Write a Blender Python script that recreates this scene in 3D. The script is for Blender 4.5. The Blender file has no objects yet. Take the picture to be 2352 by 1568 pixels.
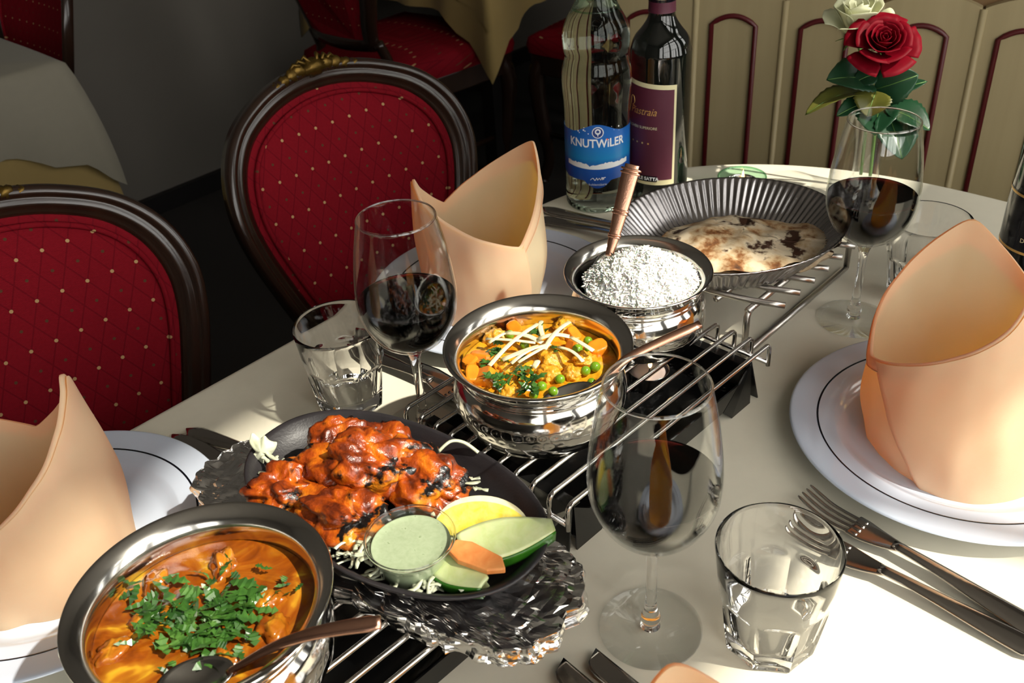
import bpy, bmesh, math, random
from math import sin, cos, pi, radians, sqrt, atan2
from mathutils import Vector, Matrix, noise

SC = bpy.context.scene
COL = SC.collection
T = 0.75                                   # table-top height above the floor

# ------------------------------------------------------------------ camera
cam_d = bpy.data.cameras.new('camera')
cam = bpy.data.objects.new('camera', cam_d)
COL.objects.link(cam)
cam_d.sensor_width = 36.0
cam_d.lens = 36.0 * 2233.3 / 2352.0
cam_d.clip_start = 0.02
PITCH, ROLL = 0.5887, -0.0719
_f = Vector((0, cos(PITCH), -sin(PITCH)))
_r0 = Vector((1, 0, 0)); _u0 = _r0.cross(_f)
_r = cos(ROLL) * _r0 + sin(ROLL) * _u0
_u = -sin(ROLL) * _r0 + cos(ROLL) * _u0
_m = Matrix((_r, _u, -_f)).transposed().to_4x4()
_m.translation = Vector((0, 0, T + 0.56))
cam.matrix_world = _m
cam_d.dof.use_dof = True
cam_d.dof.focus_distance = 0.82
cam_d.dof.aperture_fstop = 16.0
SC.camera = cam

# ------------------------------------------------------------------ light
world = bpy.data.worlds.new('daylight')
SC.world = world
world.use_nodes = True
_bg = world.node_tree.nodes['Background']
_bg.inputs['Color'].default_value = (1.0, 0.98, 0.93, 1)
_bg.inputs['Strength'].default_value = 7.6
sun_d = bpy.data.lights.new('sun', 'SUN')
sun = bpy.data.objects.new('sun', sun_d)
COL.objects.link(sun)
sun_d.energy = 9.8
sun_d.angle = radians(0.9)
sun_d.cycles.is_caustics_light = True
sun_d.color = (1.0, 0.93, 0.80)
SUN = Vector((0.577, -0.289, 0.764)).normalized()      # towards the sun
sun.rotation_euler = SUN.to_track_quat('Z', 'Y').to_euler()
SC.view_settings.view_transform = 'Standard'
SC.view_settings.look = 'None'
SC.view_settings.gamma = 1.0
SC.view_settings.exposure = -0.55
SC.view_settings.use_curve_mapping = False
cy = SC.cycles
cy.max_bounces = 9
cy.diffuse_bounces = 3
cy.glossy_bounces = 5
cy.transmission_bounces = 9
cy.transparent_max_bounces = 18
cy.sample_clamp_indirect = 6.0
cy.blur_glossy = 0.5
cy.caustics_reflective = False
cy.use_denoising = True
cy.use_adaptive_sampling = True
cy.adaptive_threshold = 0.05

# ------------------------------------------------------------------ helpers
A0 = radians(45.5)                                     # the table's long axis
DV = Vector((cos(A0), sin(A0), 0)); NV = Vector((sin(A0), -cos(A0), 0))


def tab(s, t, z=0.0):
    """point from (along table, across table, height above the table top)"""
    return Vector((s * DV.x + t * NV.x, s * DV.y + t * NV.y, T + z))


class MB:
    """collects geometry for one mesh object"""

    def __init__(self):
        self.v = []; self.f = []; self.sm = []

    def add(self, vs, fs, smooth=True):
        o = len(self.v)
        self.v += [tuple(p) for p in vs]
        self.f += [tuple(i + o for i in f) for f in fs]
        self.sm += [smooth] * len(fs)
        return self

    def box(self, c, s, rz=0.0, smooth=False):
        c = Vector(c); h = Vector(s) / 2
        vs = []
        for x, y, z in ((-1, -1, -1), (1, -1, -1), (1, 1, -1), (-1, 1, -1), (-1, -1, 1), (1, -1, 1), (1, 1, 1), (-1, 1, 1)):
            p = Vector((x * h.x, y * h.y, z * h.z)); p.rotate(Matrix.Rotation(rz, 3, 'Z')); vs.append(c + p)
        return self.add(vs, [(3, 2, 1, 0), (4, 5, 6, 7), (0, 1, 5, 4), (1, 2, 6, 5), (2, 3, 7, 6), (3, 0, 4, 7)], smooth)

    def grid(self, fn, nu, nv, cu=False, cv=False, smooth=True, flip=False):
        """fn(u,v) with u,v in 0..1 -> point"""
        ru = nu if cu else nu + 1; rv = nv if cv else nv + 1
        vs = [fn(i / nu, j / nv) for i in range(ru) for j in range(rv)]
        fs = []
        for i in range(nu):
            for j in range(nv):
                a = i * rv + j; b = ((i + 1) % ru) * rv + j
                c = ((i + 1) % ru) * rv + (j + 1) % rv; d = i * rv + (j + 1) % rv
                fs.append((a, d, c, b) if flip else (a, b, c, d))
        return self.add(vs, fs, smooth)

    def lathe(self, prof, n=48, c=(0, 0, 0), disp=None, smooth=True):
        """prof: list of (r,z) from the bottom outside; poles where r==0"""
        c = Vector(c); vs = []; rows = []
        for k, (r, z) in enumerate(prof):
            if r <= 1e-7:
                rows.append([len(vs)]); vs.append(c + Vector((0, 0, z)))
            else:
                row = []
                for i in range(n):
                    a = 2 * pi * i / n
                    rr = r + (disp(a, z, k) if disp else 0)
                    row.append(len(vs)); vs.append(c + Vector((rr * cos(a), rr * sin(a), z)))
                rows.append(row)
        fs = []
        for k in range(len(rows) - 1):
            p, q = rows[k], rows[k + 1]
            if len(p) == 1 and len(q) == 1: continue
            for i in range(n):
                j = (i + 1) % n
                if len(p) == 1: fs.append((p[0], q[j], q[i]))
                elif len(q) == 1: fs.append((p[i], p[j], q[0]))
                else: fs.append((p[i], p[j], q[j], q[i]))
        return self.add(vs, fs, smooth)

    def tube(self, pts, r, n=8, closed=False, cap=True, sx=1.0, sy=1.0, up=None):
        """sweep an (elliptic) section along pts; r number or list"""
        pts = [Vector(p) for p in pts]; m = len(pts)
        rs = r if isinstance(r, (list, tuple)) else [r] * m
        vs = []; ref = Vector(up) if up else None
        prev = None
        for i, p in enumerate(pts):
            if closed: t = pts[(i + 1) % m] - pts[i - 1]
            else: t = pts[min(i + 1, m - 1)] - pts[max(i - 1, 0)]
            t.normalize()
            if ref is not None: a = ref - t * ref.dot(t)
            elif prev is None: a = Vector((0, 0, 1)) if abs(t.z) < 0.9 else Vector((1, 0, 0)); a = a - t * a.dot(t)
            else: a = prev - t * prev.dot(t)
            a.normalize(); prev = a; b = t.cross(a)
            rr = rs[i]
            ry, rx = (rr if isinstance(rr, tuple) else (rr * sy, rr * sx))
            for k in range(n):
                q = 2 * pi * k / n
                vs.append(p + a * (ry * cos(q)) + b * (rx * sin(q)))
        fs = []
        for i in range(m if closed else m - 1):
            j = (i + 1) % m
            for k in range(n):
                l = (k + 1) % n
                fs.append((i * n + k, i * n + l, j * n + l, j * n + k))
        if cap and not closed:
            fs.append(tuple(range(n - 1, -1, -1))); fs.append(tuple((m - 1) * n + k for k in range(n)))
        return self.add(vs, fs)

    def prism(self, poly, z0, z1, smooth=False):
        n = len(poly)
        vs = [(x, y, z0) for x, y in poly] + [(x, y, z1) for x, y in poly]
        fs = [tuple(range(n - 1, -1, -1)), tuple(range(n, 2 * n))]
        fs += [(i, (i + 1) % n, n + (i + 1) % n, n + i) for i in range(n)]
        return self.add(vs, fs, smooth)

    def blob(self, c, s, seed=0, amp=0.15, freq=1.5, n=14, rot=None):
        """lumpy ellipsoid"""
        c = Vector(c); o = Vector((seed * 7.31, seed * 3.7, seed * 1.9))
        R = rot if rot else Matrix.Identity(3)

        def fn(u, v):
            a = 2 * pi * u; b = pi * (v - 0.5)
            d = Vector((cos(a) * cos(b), sin(a) * cos(b), sin(b)))
            k = 1 + amp * noise.noise(d * freq + o) + amp * 0.5 * noise.noise(d * freq * 2.3 + o)
            return c + R @ Vector((d.x * s[0] * k, d.y * s[1] * k, d.z * s[2] * k))
        return self.grid(fn, n, max(6, n // 2), cu=True)

    def build(self, name, mat=None, parent=None, sub=0, solid=0.0, loc=None, bevel=0.0, auto=None):
        me = bpy.data.meshes.new(name)
        me.from_pydata(self.v, [], self.f)
        me.polygons.foreach_set('use_smooth', self.sm)
        if mat: me.materials.append(mat)
        bm = bmesh.new(); bm.from_mesh(me)
        bmesh.ops.remove_doubles(bm, verts=bm.verts, dist=1e-6)
        bm.to_mesh(me); bm.free()
        me.update()
        o = bpy.data.objects.new(name, me)
        COL.objects.link(o)
        if parent: o.parent = parent
        if loc: o.location = loc
        if bevel:
            m = o.modifiers.new('bevel', 'BEVEL'); m.width = bevel; m.segments = 2; m.limit_method = 'ANGLE'
        if solid:
            m = o.modifiers.new('solid', 'SOLIDIFY'); m.thickness = solid; m.offset = 0
        if sub:
            m = o.modifiers.new('sub', 'SUBSURF'); m.levels = sub; m.render_levels = sub
        if auto is not None:
            me.polygons.foreach_set('use_smooth', [True] * len(me.polygons))
            me.set_sharp_from_angle(angle=radians(auto))
        return o


def tag(o, label=None, cat=None, group=None, kind=None):
    if label: o['label'] = label
    if cat: o['category'] = cat
    if group: o['group'] = group
    if kind: o['kind'] = kind
    return o


def thing(name, label, cat, loc=(0, 0, 0), rz=0.0, group=None):
    o = bpy.data.objects.new(name, None)
    COL.objects.link(o)
    o.empty_display_size = 0.05
    o.location = loc; o.rotation_euler = (0, 0, rz)
    return tag(o, label, cat, group)


def copy_tree(o, parent=None):
    c = o.copy(); COL.objects.link(c)
    if parent: c.parent = parent
    for ch in list(o.children): copy_tree(ch, c)
    return c


def dup(root, loc, rz, label, group=None):
    c = copy_tree(root); c.location = loc; c.rotation_euler = (0, 0, rz); c['label'] = label
    if group: c['group'] = group
    return c


def smooth_path(pts, k=6, closed=False):
    """Catmull-Rom"""
    pts = [Vector(p) for p in pts]; n = len(pts); out = []
    for i in range(n if closed else n - 1):
        if closed: p0, p1, p2, p3 = pts[i - 1], pts[i], pts[(i + 1) % n], pts[(i + 2) % n]
        else: p0, p1, p2, p3 = pts[max(i - 1, 0)], pts[i], pts[i + 1], pts[min(i + 2, n - 1)]
        for j in range(k):
            t = j / k
            out.append(0.5 * ((2 * p1) + (p2 - p0) * t + (2 * p0 - 5 * p1 + 4 * p2 - p3) * t * t + (3 * p1 - p0 - 3 * p2 + p3) * t ** 3))
    if not closed: out.append(pts[-1])
    return out


def smooth_prof(pts, k=4):
    return [(max(0.0, p.x), p.y) for p in smooth_path([(a, b, 0) for a, b in pts], k)]


# ------------------------------------------------------------------ materials
class NT:
    def __init__(self, name):
        self.m = bpy.data.materials.new(name); self.m.use_nodes = True
        self.t = self.m.node_tree; self.t.nodes.clear()
        self.out = self.t.nodes.new('ShaderNodeOutputMaterial')

    def n(self, typ, **kw):
        nd = self.t.nodes.new('ShaderNode' + typ)
        for k, v in kw.items():
            if k in nd.inputs:
                self.set(nd.inputs[k], v)
            else: setattr(nd, k, v)
        return nd

    def set(self, sock, v):
        if isinstance(v, bpy.types.NodeSocket): self.t.links.new(v, sock)
        elif isinstance(v, (tuple, list)) and sock.type == 'RGBA' and len(v) == 3: sock.default_value = (*v, 1)
        else: sock.default_value = v

    def i(self, nd, idx, v): self.set(nd.inputs[idx], v)

    def math(self, op, a, b=None, c=None, clamp=False):
        nd = self.t.nodes.new('ShaderNodeMath'); nd.operation = op; nd.use_clamp = clamp
        for k, v in enumerate((a, b, c)):
            if v is not None: self.set(nd.inputs[k], v)
        return nd.outputs[0]

    def ramp(self, fac, stops, interp='LINEAR'):
        nd = self.t.nodes.new('ShaderNodeValToRGB'); self.set(nd.inputs[0], fac)
        cr = nd.color_ramp; cr.interpolation = interp
        while len(cr.elements) < len(stops): cr.elements.new(0.5)
        for e, (p, c) in zip(cr.elements, stops):
            e.position = p; e.color = (*c, 1) if len(c) == 3 else c
        return nd.outputs[0]

    def mix(self, fac, a, b):
        nd = self.t.nodes.new('ShaderNodeMix'); nd.data_type = 'RGBA'
        self.set(nd.inputs[0], fac); self.set(nd.inputs[6], a); self.set(nd.inputs[7], b)
        return nd.outputs[2]

    def coord(self, which='Object', scale=(1, 1, 1), rot=(0, 0, 0)):
        tc = self.t.nodes.new('ShaderNodeTexCoord'); mp = self.t.nodes.new('ShaderNodeMapping')
        self.t.links.new(tc.outputs[which], mp.inputs[0])
        mp.inputs['Scale'].default_value = scale; mp.inputs['Rotation'].default_value = rot
        return mp.outputs[0]

    def noise(self, vec, scale, detail=3, rough=0.55, dist=0.0):
        nd = self.n('TexNoise', Scale=scale, Detail=detail, Roughness=rough, Distortion=dist)
        self.set(nd.inputs['Vector'], vec)
        return nd.outputs[0]

    def bump(self, h, strength=0.3, dist=0.002):
        nd = self.n('Bump', Strength=strength, Distance=dist); self.set(nd.inputs['Height'], h)
        return nd.outputs[0]

    def pbr(self, **kw):
        nd = self.t.nodes.new('ShaderNodeBsdfPrincipled')
        for k, v in kw.items(): self.set(nd.inputs[k.replace('_', ' ')], v)
        self.t.links.new(nd.outputs[0], self.out.inputs[0])
        return nd

    def surf(self, s): self.t.links.new(s, self.out.inputs[0]); return self.m


def plain(name, col, rough=0.5, metal=0.0, var=0.0, vs=30.0, bump=0.0, bs=200.0, bd=0.001, coat=0.0, spec=0.5, sss=0.0, sheen=0.0):
    t = NT(name); c = t.coord()
    base = (*col, 1)
    if var:
        nz = t.noise(c, vs, 4)
        base = t.mix(nz, tuple(x * (1 - var) for x in col), tuple(min(1, x * (1 + var)) for x in col))
    kw = dict(Base_Color=base, Roughness=rough, Metallic=metal)
    p = t.pbr(**kw)
    p.inputs['Specular IOR Level'].default_value = spec
    if coat: p.inputs['Coat Weight'].default_value = coat; p.inputs['Coat Roughness'].default_value = 0.08
    if sss:
        p.inputs['Subsurface Weight'].default_value = sss; p.inputs['Subsurface Radius'].default_value = (0.004, 0.0025, 0.0012)
    if sheen: p.inputs['Sheen Weight'].default_value = sheen
    if bump: t.set(p.inputs['Normal'], t.bump(t.noise(c, bs, 3), bump, bd))
    return t.m


def cloth(name, col, weave=900.0, bump=0.12, translucent=None, tfac=0.3, wrinkle=0.0):
    t = NT(name); c = t.coord()
    w1 = t.n('TexWave', Scale=weave, bands_direction='X'); t.set(w1.inputs['Vector'], c)
    w2 = t.n('TexWave', Scale=weave, bands_direction='Y'); t.set(w2.inputs['Vector'], c)
    h = t.math('ADD', w1.outputs[1], w2.outputs[1])
    if wrinkle: h = t.math('ADD', h, t.math('MULTIPLY', t.noise(c, 22.0, 3), wrinkle))
    nz = t.noise(c, 60.0, 3)
    base = t.mix(nz, tuple(x * 0.96 for x in col), tuple(min(1, x * 1.03) for x in col))
    p = t.pbr(Base_Color=base, Roughness=0.85, Normal=t.bump(h, bump, 0.0006))
    p.inputs['Specular IOR Level'].default_value = 0.15
    p.inputs['Sheen Weight'].default_value = 0.1
    if translucent:
        tr = t.n('BsdfTranslucent', Color=(*translucent, 1)); mx = t.n('MixShader')
        t.i(mx, 0, tfac); t.i(mx, 1, p.outputs[0]); t.i(mx, 2, tr.outputs[0]); t.surf(mx.outputs[0])
    return t.m


def glass_mat(name, col=(1, 1, 1), ior=1.45, rough=0.0):
    t = NT(name)
    g = t.n('BsdfGlass', Color=(*col, 1), IOR=ior, Roughness=rough)
    t.surf(g.outputs[0]); return t.m


def thin_glass(name, col=(0.995, 0.998, 0.996), ior=1.5, edge=(0.50, 0.56, 0.55)):
    """thin clear wall: see-through, mirror reflections after Fresnel, darker where seen edge-on"""
    t = NT(name)
    lw = t.n('LayerWeight', Blend=0.12)
    tint = t.mix(t.math('POWER', lw.outputs[1], 1.5), (*col, 1), (*edge, 1))
    tr = t.n('BsdfTransparent', Color=tint)
    gl = t.n('BsdfGlossy', Roughness=0.02, Color=(1, 1, 1, 1))
    f0 = ((ior - 1) / (ior + 1)) ** 2
    lf = t.n('LayerWeight', Blend=0.5)
    fr = t.math('MULTIPLY_ADD', t.math('POWER', lf.outputs[1], 5.0), 1 - f0, f0)
    mx = t.n('MixShader'); t.i(mx, 0, fr); t.i(mx, 1, tr.outputs[0]); t.i(mx, 2, gl.outputs[0])
    return t.surf(mx.outputs[0])


M = {}
M['cloth'] = cloth('cream_tablecloth', (0.82, 0.765, 0.615), 700, 0.10, wrinkle=3.0)
M['napkin'] = cloth('peach_napkin', (0.95, 0.86, 0.59), 1100, 0.10, translucent=(1.0, 0.47, 0.03), tfac=0.53, wrinkle=4.0)
M['porcelain'] = plain('white_porcelain', (0.62, 0.68, 0.80), 0.06, coat=0.5)
M['blackline'] = plain('black_rim_line', (0.004, 0.004, 0.008), 0.15)
M['steel'] = plain('polished_steel', (0.70, 0.68, 0.64), 0.10, 1.0, var=0.05, vs=40, bump=0.02, bs=60)
M['steel_in'] = plain('steel_inside', (0.62, 0.60, 0.56), 0.16, 1.0, bump=0.02, bs=80)
M['wire'] = plain('chrome_wire', (0.62, 0.60, 0.57), 0.16, 1.0)
M['brushed'] = plain('brushed_steel', (0.50, 0.48, 0.45), 0.30, 1.0, var=0.08, vs=90)
M['copper'] = plain('copper', (0.62, 0.33, 0.22), 0.28, 1.0, var=0.15, vs=200, bump=0.25, bs=700, bd=0.0006)
M['copper_smooth'] = plain('copper_smooth', (0.66, 0.36, 0.25), 0.22, 1.0, var=0.1, vs=150)
M['black_tray'] = plain('black_enamel', (0.006, 0.006, 0.006), 0.12, spec=0.5, bump=0.03, bs=40)
M['iron'] = plain('cast_iron', (0.022, 0.019, 0.021), 0.42, var=0.4, vs=60, bump=0.15, bs=500)
M['cutlery'] = plain('cutlery_steel', (0.42, 0.39, 0.36), 0.13, 1.0, bump=0.03, bs=300)
M['thin'] = thin_glass('clear_glass')
M['thick'] = glass_mat('thick_clear_glass', (1.0, 1.0, 1.0), 1.45)
M['wall'] = plain('grey_plaster', (0.125, 0.112, 0.096), 0.9, var=0.18, vs=1.6, bump=0.1, bs=90)
M['ceil'] = plain('ceiling_paint', (0.32, 0.29, 0.25), 0.9)
M['floor'] = plain('dark_carpet', (0.012, 0.009, 0.007), 0.95, var=0.3, vs=300, bump=0.3, bs=900)
M['blackwood'] = plain('black_baseboard', (0.006, 0.005, 0.005), 0.4)


def wood(name, c1, c2, scale=8.0, rough=0.35, axis=(1, 1, 0.06), coat=0.3):
    t = NT(name); c = t.coord(scale=axis)
    nz = t.noise(c, scale * 10, 5, 0.6, 0.4)
    base = t.mix(nz, (*c1, 1), (*c2, 1))
    p = t.pbr(Base_Color=base, Roughness=rough, Normal=t.bump(nz, 0.08, 0.001))
    p.inputs['Coat Weight'].default_value = coat; p.inputs['Coat Roughness'].default_value = 0.15
    return t.m


M['walnut'] = wood('dark_walnut', (0.008, 0.004, 0.003), (0.030, 0.013, 0.007), 6, 0.24)
M['creamwood'] = wood('cream_washed_pine', (0.29, 0.23, 0.118), (0.37, 0.30, 0.165), 5, 0.55, (1, 1, 0.05), 0.0)
M['redtrim'] = plain('oxblood_moulding', (0.075, 0.003, 0.006), 0.4)
M['oakcap'] = wood('oak_cap', (0.14, 0.075, 0.03), (0.24, 0.14, 0.06), 5, 0.4, (0.05, 1, 1))

# ------------------------------------------------------------------ the room
S0, S1, TL, TR, ZC = -2.4, 3.6, -2.78, 1.0, 2.35        # room limits (ZC above table)


def quad_wall(name, a, b, thick, z0, z1, mat):
    """upright slab from plan point a to b (tab coordinates), thickness away from the room"""
    pa, pb = tab(*a), tab(*b)
    d = (pb - pa).normalized(); nn = Vector((-d.y, d.x, 0)) * thick
    vs = [Vector((p.x, p.y, T + z)) for z in (z0, z1) for p in (pa, pb, pb + nn, pa + nn)]
    o = MB().add(vs, [(0, 3, 2, 1), (4, 5, 6, 7), (0, 1, 5, 4), (1, 2, 6, 5), (2, 3, 7, 6), (3, 0, 4, 7)], False).build(name, mat)
    return tag(o, kind='structure')


def slab(name, z0, z1, mat):
    ps = [tab(s, t) for s, t in ((S0 - .2, TL - .2), (S1 + .2, TL - .2), (S1 + .2, TR + .2), (S0 - .2, TR + .2))]
    vs = [(p.x, p.y, T + z) for z in (z0, z1) for p in ps]
    o = MB().add(vs, [(0, 1, 2, 3), (7, 6, 5, 4), (0, 4, 5, 1), (1, 5, 6, 2), (2, 6, 7, 3), (3, 7, 4, 0)], False).build(name, mat)
    return tag(o, kind='structure')


slab('floor', -.85, -.75, M['floor'])
slab('ceiling', ZC, ZC + .1, M['ceil'])
quad_wall('wall_left', (S0, TL), (S1, TL), .12, -.75, ZC, M['wall'])
quad_wall('wall_far', (S1, TL), (S1, TR), .12, -.75, ZC, M['wall'])
quad_wall('wall_near', (S0, TR), (S0, TL), .12, -.75, ZC, M['wall'])
quad_wall('baseboard_left', (S0, TL + .025), (S1, TL + .025), .02, -.75, -.69, M['blackwood'])

# window wall: piers and sill around three tall windows, daylight comes in here
WIN = [(-2.1, -1.0), (-.80, .26), (.42, 1.27), (1.42, 1.80), (2.55, 3.4)]
Z_SILL, Z_HEAD = .12, 2.26
wr = MB()


def wbox(mb, s0, s1, z0, z1, t0, t1):
    ps = [tab(s, t) for s, t in ((s0, t0), (s1, t0), (s1, t1), (s0, t1))]
    vs = [(p.x, p.y, T + z) for z in (z0, z1) for p in ps]
    mb.add(vs, [(0, 1, 2, 3), (7, 6, 5, 4), (0, 4, 5, 1), (1, 5, 6, 2), (2, 6, 7, 3), (3, 7, 4, 0)], False)


edge = [S0] + [e for w in WIN for e in w] + [S1]
for k in range(0, len(edge), 2):
    wbox(wr, edge[k], edge[k + 1], -.75, ZC, TR, TR + .10)
for a, b in WIN:
    wbox(wr, a, b, -.75, Z_SILL, TR, TR + .10)
    wbox(wr, a, b, Z_HEAD, ZC, TR, TR + .10)
tag(wr.build('wall_right', M['wall']), kind='structure')
M['winframe'] = plain('white_window_paint', (0.62, 0.60, 0.56), 0.4)
for k, (a, b) in enumerate(WIN):
    fr = MB()
    w = .035
    for q in ((a, a + w, Z_SILL, Z_HEAD), (b - w, b, Z_SILL, Z_HEAD), (a, b, Z_SILL, Z_SILL + w), (a, b, Z_HEAD - w, Z_HEAD)):
        wbox(fr, *q, TR + .02, TR + .07)
    wbox(fr, a, b, 1.60, 1.765, TR + .0, TR + .08)                 # heavy transom
    n = 3
    for j in range(1, n):
        s = a + (b - a) * j / n
        wbox(fr, s - .009, s + .009, Z_SILL, 1.61, TR + .035, TR + .055)
    for z in (.62, 1.12):
        wbox(fr, a, b, z - .009, z + .009, TR + .035, TR + .055)
    fo = tag(fr.build('window_%d' % (k + 1), M['winframe']), kind='structure')
    pn = MB(); wbox(pn, a, b, Z_SILL, Z_HEAD, TR + .044, TR + .046)
    pn.build('pane', M['thin'], fo)
    pl = bpy.data.lights.new('window_portal', 'AREA'); po = bpy.data.objects.new('window_portal', pl)
    COL.objects.link(po)
    pl.shape = 'RECTANGLE'; pl.size = b - a; pl.size_y = Z_HEAD - Z_SILL
    pl.cycles.is_portal = True
    po.location = tab((a + b) / 2, TR + .11, (Z_SILL + Z_HEAD) / 2)
    zx = -NV                                                         # light travels into the room
    mm = Matrix((DV, Vector((0, 0, 1)), -zx)).transposed().to_4x4()
    if mm.determinant() < 0: mm = Matrix((-DV, Vector((0, 0, 1)), -zx)).transposed().to_4x4()
    mm.translation = po.location; po.matrix_world = mm

# unseen cloth added to trim the sunlight, lower edge slanting down towards the near end
M['valance'] = cloth('occluder_fabric', (.42, .30, .20), 300, .1)


def occl(u, v):
    s = -2.2 + 4.1 * u
    lo = 2.030 + .19 * (s - .62) + .008 * sin(u * 70)
    z = 2.31 + (lo - 2.31) * v
    return tab(s, TR - .03 + .012 * sin(u * 160) * v, z)


tag(MB().grid(occl, 240, 4).build('window_valance', M['valance'], solid=.003), 'gathered fabric added out of view across the window heads to trim the sunlight', 'valance')

# panelled half-height partition behind the table
PW = 0.1365; PA = radians(-25.0); PZ = 0.150
pd = Vector((cos(PA), sin(PA), 0)); pn_ = Vector((-sin(PA), cos(PA), 0))
P0 = Vector((0.62, 1.42, 0))
_u0 = 0.0
# board seams are counted from the one that stands behind the wine bottle
SEAM0 = -0.3985 + 0.58 * PW


def part_pt(u, z, depth=0.0):
    p = P0 + pd * u - pn_ * depth
    return Vector((p.x, p.y, T + z))


core = MB()
a, b = SEAM0 - 1.0 * PW, SEAM0 + 6 * PW
vs = []
for z in (-.75, PZ - .03):
    for u, dp in ((a, 0), (b, 0), (b, -.05), (a, -.05)): vs.append(part_pt(u, z, dp))
core.add(vs, [(0, 3, 2, 1), (4, 5, 6, 7), (0, 1, 5, 4), (1, 2, 6, 5), (2, 3, 7, 6), (3, 0, 4, 7)], False)
wall_back = tag(core.build('wall_back', M['creamwood']), kind='structure')
for k in range(-1, 6):
    u0 = SEAM0 + k * PW + .002; u1 = u0 + PW - .004
    if k == -1: u0 += .0
    # board with a gently arched top
    m = MB(); N = 14; top = []
    for i in range(N + 1):
        x = u0 + (u1 - u0) * i / N
        top.append((x, PZ + .016 * (1 - (2 * i / N - 1) ** 2)))
    fr_ = [part_pt(x, z, .014) for x, z in top]; bk = [part_pt(x, z, .0) for x, z in top]
    fb = [part_pt(x, -.74, .014) for x, _ in top]; bb = [part_pt(x, -.74, 0) for x, _ in top]
    n1 = N + 1; fs = []
    for i in range(N):
        fs += [(i, i + 1, 2 * n1 + i + 1, 2 * n1 + i), (n1 + i + 1, n1 + i, 3 * n1 + i, 3 * n1 + i + 1), (i + 1, i, n1 + i, n1 + i + 1)]
    fs += [(0, 2 * n1, 3 * n1, n1), (N, n1 + N, 3 * n1 + N, 2 * n1 + N)]
    m.add(fr_ + bk + fb + bb, fs, False)
    brd = m.build('board', M['creamwood'], wall_back)
    # dark red moulding: a narrow arch following the board
    xl, xr = u0 + .020, u1 - .045 + .0
    xl, xr = u0 + .024, u1 - .040
    zt = PZ - .030
    pth = [part_pt(xl, -.70, .0155), part_pt(xl, zt - .012, .0155)]
    for i in range(1, 10):
        q = i / 10
        pth.append(part_pt(xl + (xr - xl) * q, zt - .012 + .014 * (1 - (2 * q - 1) ** 2), .0155))
    pth += [part_pt(xr, zt - .012, .0155), part_pt(xr, -.70, .0155)]
    MB().tube(pth, .0042, 6, up=pn_).build('moulding', M['redtrim'], brd)
    # rounded bead that covers the joint
    if k > -1:
        MB().tube([part_pt(u0 - .002, -.74, .012), part_pt(u0 - .002, PZ - .002, .012)], .0055, 8).build('joint_bead', M['creamwood'], wall_back)
cap = MB()
vs = []
for z in (PZ - .02, PZ + .045):
    for u, dp in ((a, -.002), (b, -.002), (b, -.10), (a, -.10)): vs.append(part_pt(u, z, dp))
cap.add(vs, [(0, 3, 2, 1), (4, 5, 6, 7), (0, 1, 5, 4), (1, 2, 6, 5), (2, 3, 7, 6), (3, 0, 4, 7)], False)
tag(cap.build('trim_1', M['oakcap'], bevel=.004), kind='structure')

# ------------------------------------------------------------------ the table and its cloth
TC, HW, SE, SN = -.325, .455, 1.205, -.62


def outline(n=96, grow=0.0):
    pts = []
    dep = .42
    for i in range(n // 2 + 1):                                      # far end, left to right
        a = pi - pi * i / (n // 2)
        c, s_ = cos(a), sin(a)
        e = 2 / 2.3
        pts.append((SE - dep + (dep + grow) * abs(s_) ** e, TC + (HW + grow) * math.copysign(abs(c) ** e, c)))
    for i in range(n // 2 + 1):
        a = -pi * i / (n // 2)
        c, s_ = cos(a), sin(a); e = 2 / 2.3
        pts.append((SN + dep - (dep + grow) * abs(s_) ** e, TC + (HW + grow) * math.copysign(abs(c) ** e, c)))
    return pts


OUT = outline(160)
tbl = thing('dining_table', 'long oval-ended dining table under the cream cloth, holding the dishes', 'table', tab(.29, TC, -.75))
org = tbl.location
tt = MB(); poly = [tab(s, t, 0) - org for s, t in outline(64, -.006)]
tt.prism([(p.x, p.y) for p in poly], .715, .746)
tt.build('table_top', M['walnut'], tbl)
for ds, dt in ((-.6, -.12), (-.6, .12), (.6, -.12), (.6, .12)):
    p = tab(.29 + ds, TC + dt) - org
    MB().tube([(p.x, p.y, .0), (p.x, p.y, .25), (p.x, p.y, .5), (p.x, p.y, .715)], [.018, .028, .022, .034], 12).build('leg', M['walnut'], tbl)
cm = MB(); NR = len(OUT); cen = Vector((.29, TC)); rows = []
vs = []
rng = random.Random(3)
rings = [(q / 10, 0.0) for q in range(1, 10)] + [(.965, 0), (.985, 0), (.994, -.0006), (.9985, -.0025), (1.0, -.006)]
for sc_, dz in rings:
    for (s, t) in OUT:
        s_, t_ = cen.x + (s - cen.x) * sc_, cen.y + (t - cen.y) * sc_
        z = dz if sc_ < .9 else dz
        vs.append(tab(s_, t_, z))
for j in range(1, 9):
    for i, (s, t) in enumerate(OUT):
        k = j / 8
        w = .016 * k * (sin(i * 2 * pi * 18 / NR) + .6 * sin(i * 2 * pi * 29 / NR + 1)) + .012 * k
        dx, dy = s - cen.x, t - cen.y; l = sqrt(dx * dx + dy * dy)
        vs.append(tab(s + dx / l * w, t + dy / l * w, -.006 - .235 * k))
R = len(rings) + 8
fs = []
for r_ in range(R - 1):
    for i in range(NR):
        j = (i + 1) % NR
        fs.append((r_ * NR + i, (r_ + 1) * NR + i, (r_ + 1) * NR + j, r_ * NR + j))
vs.append(tab(cen.x, cen.y, 0)); c_ = len(vs) - 1
fs += [(c_, i, (i + 1) % NR) for i in range(NR)]
cm.add(vs, fs)
cl = cm.build('tablecloth', M['cloth'])
cl.cycles.is_caustics_receiver = True
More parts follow.
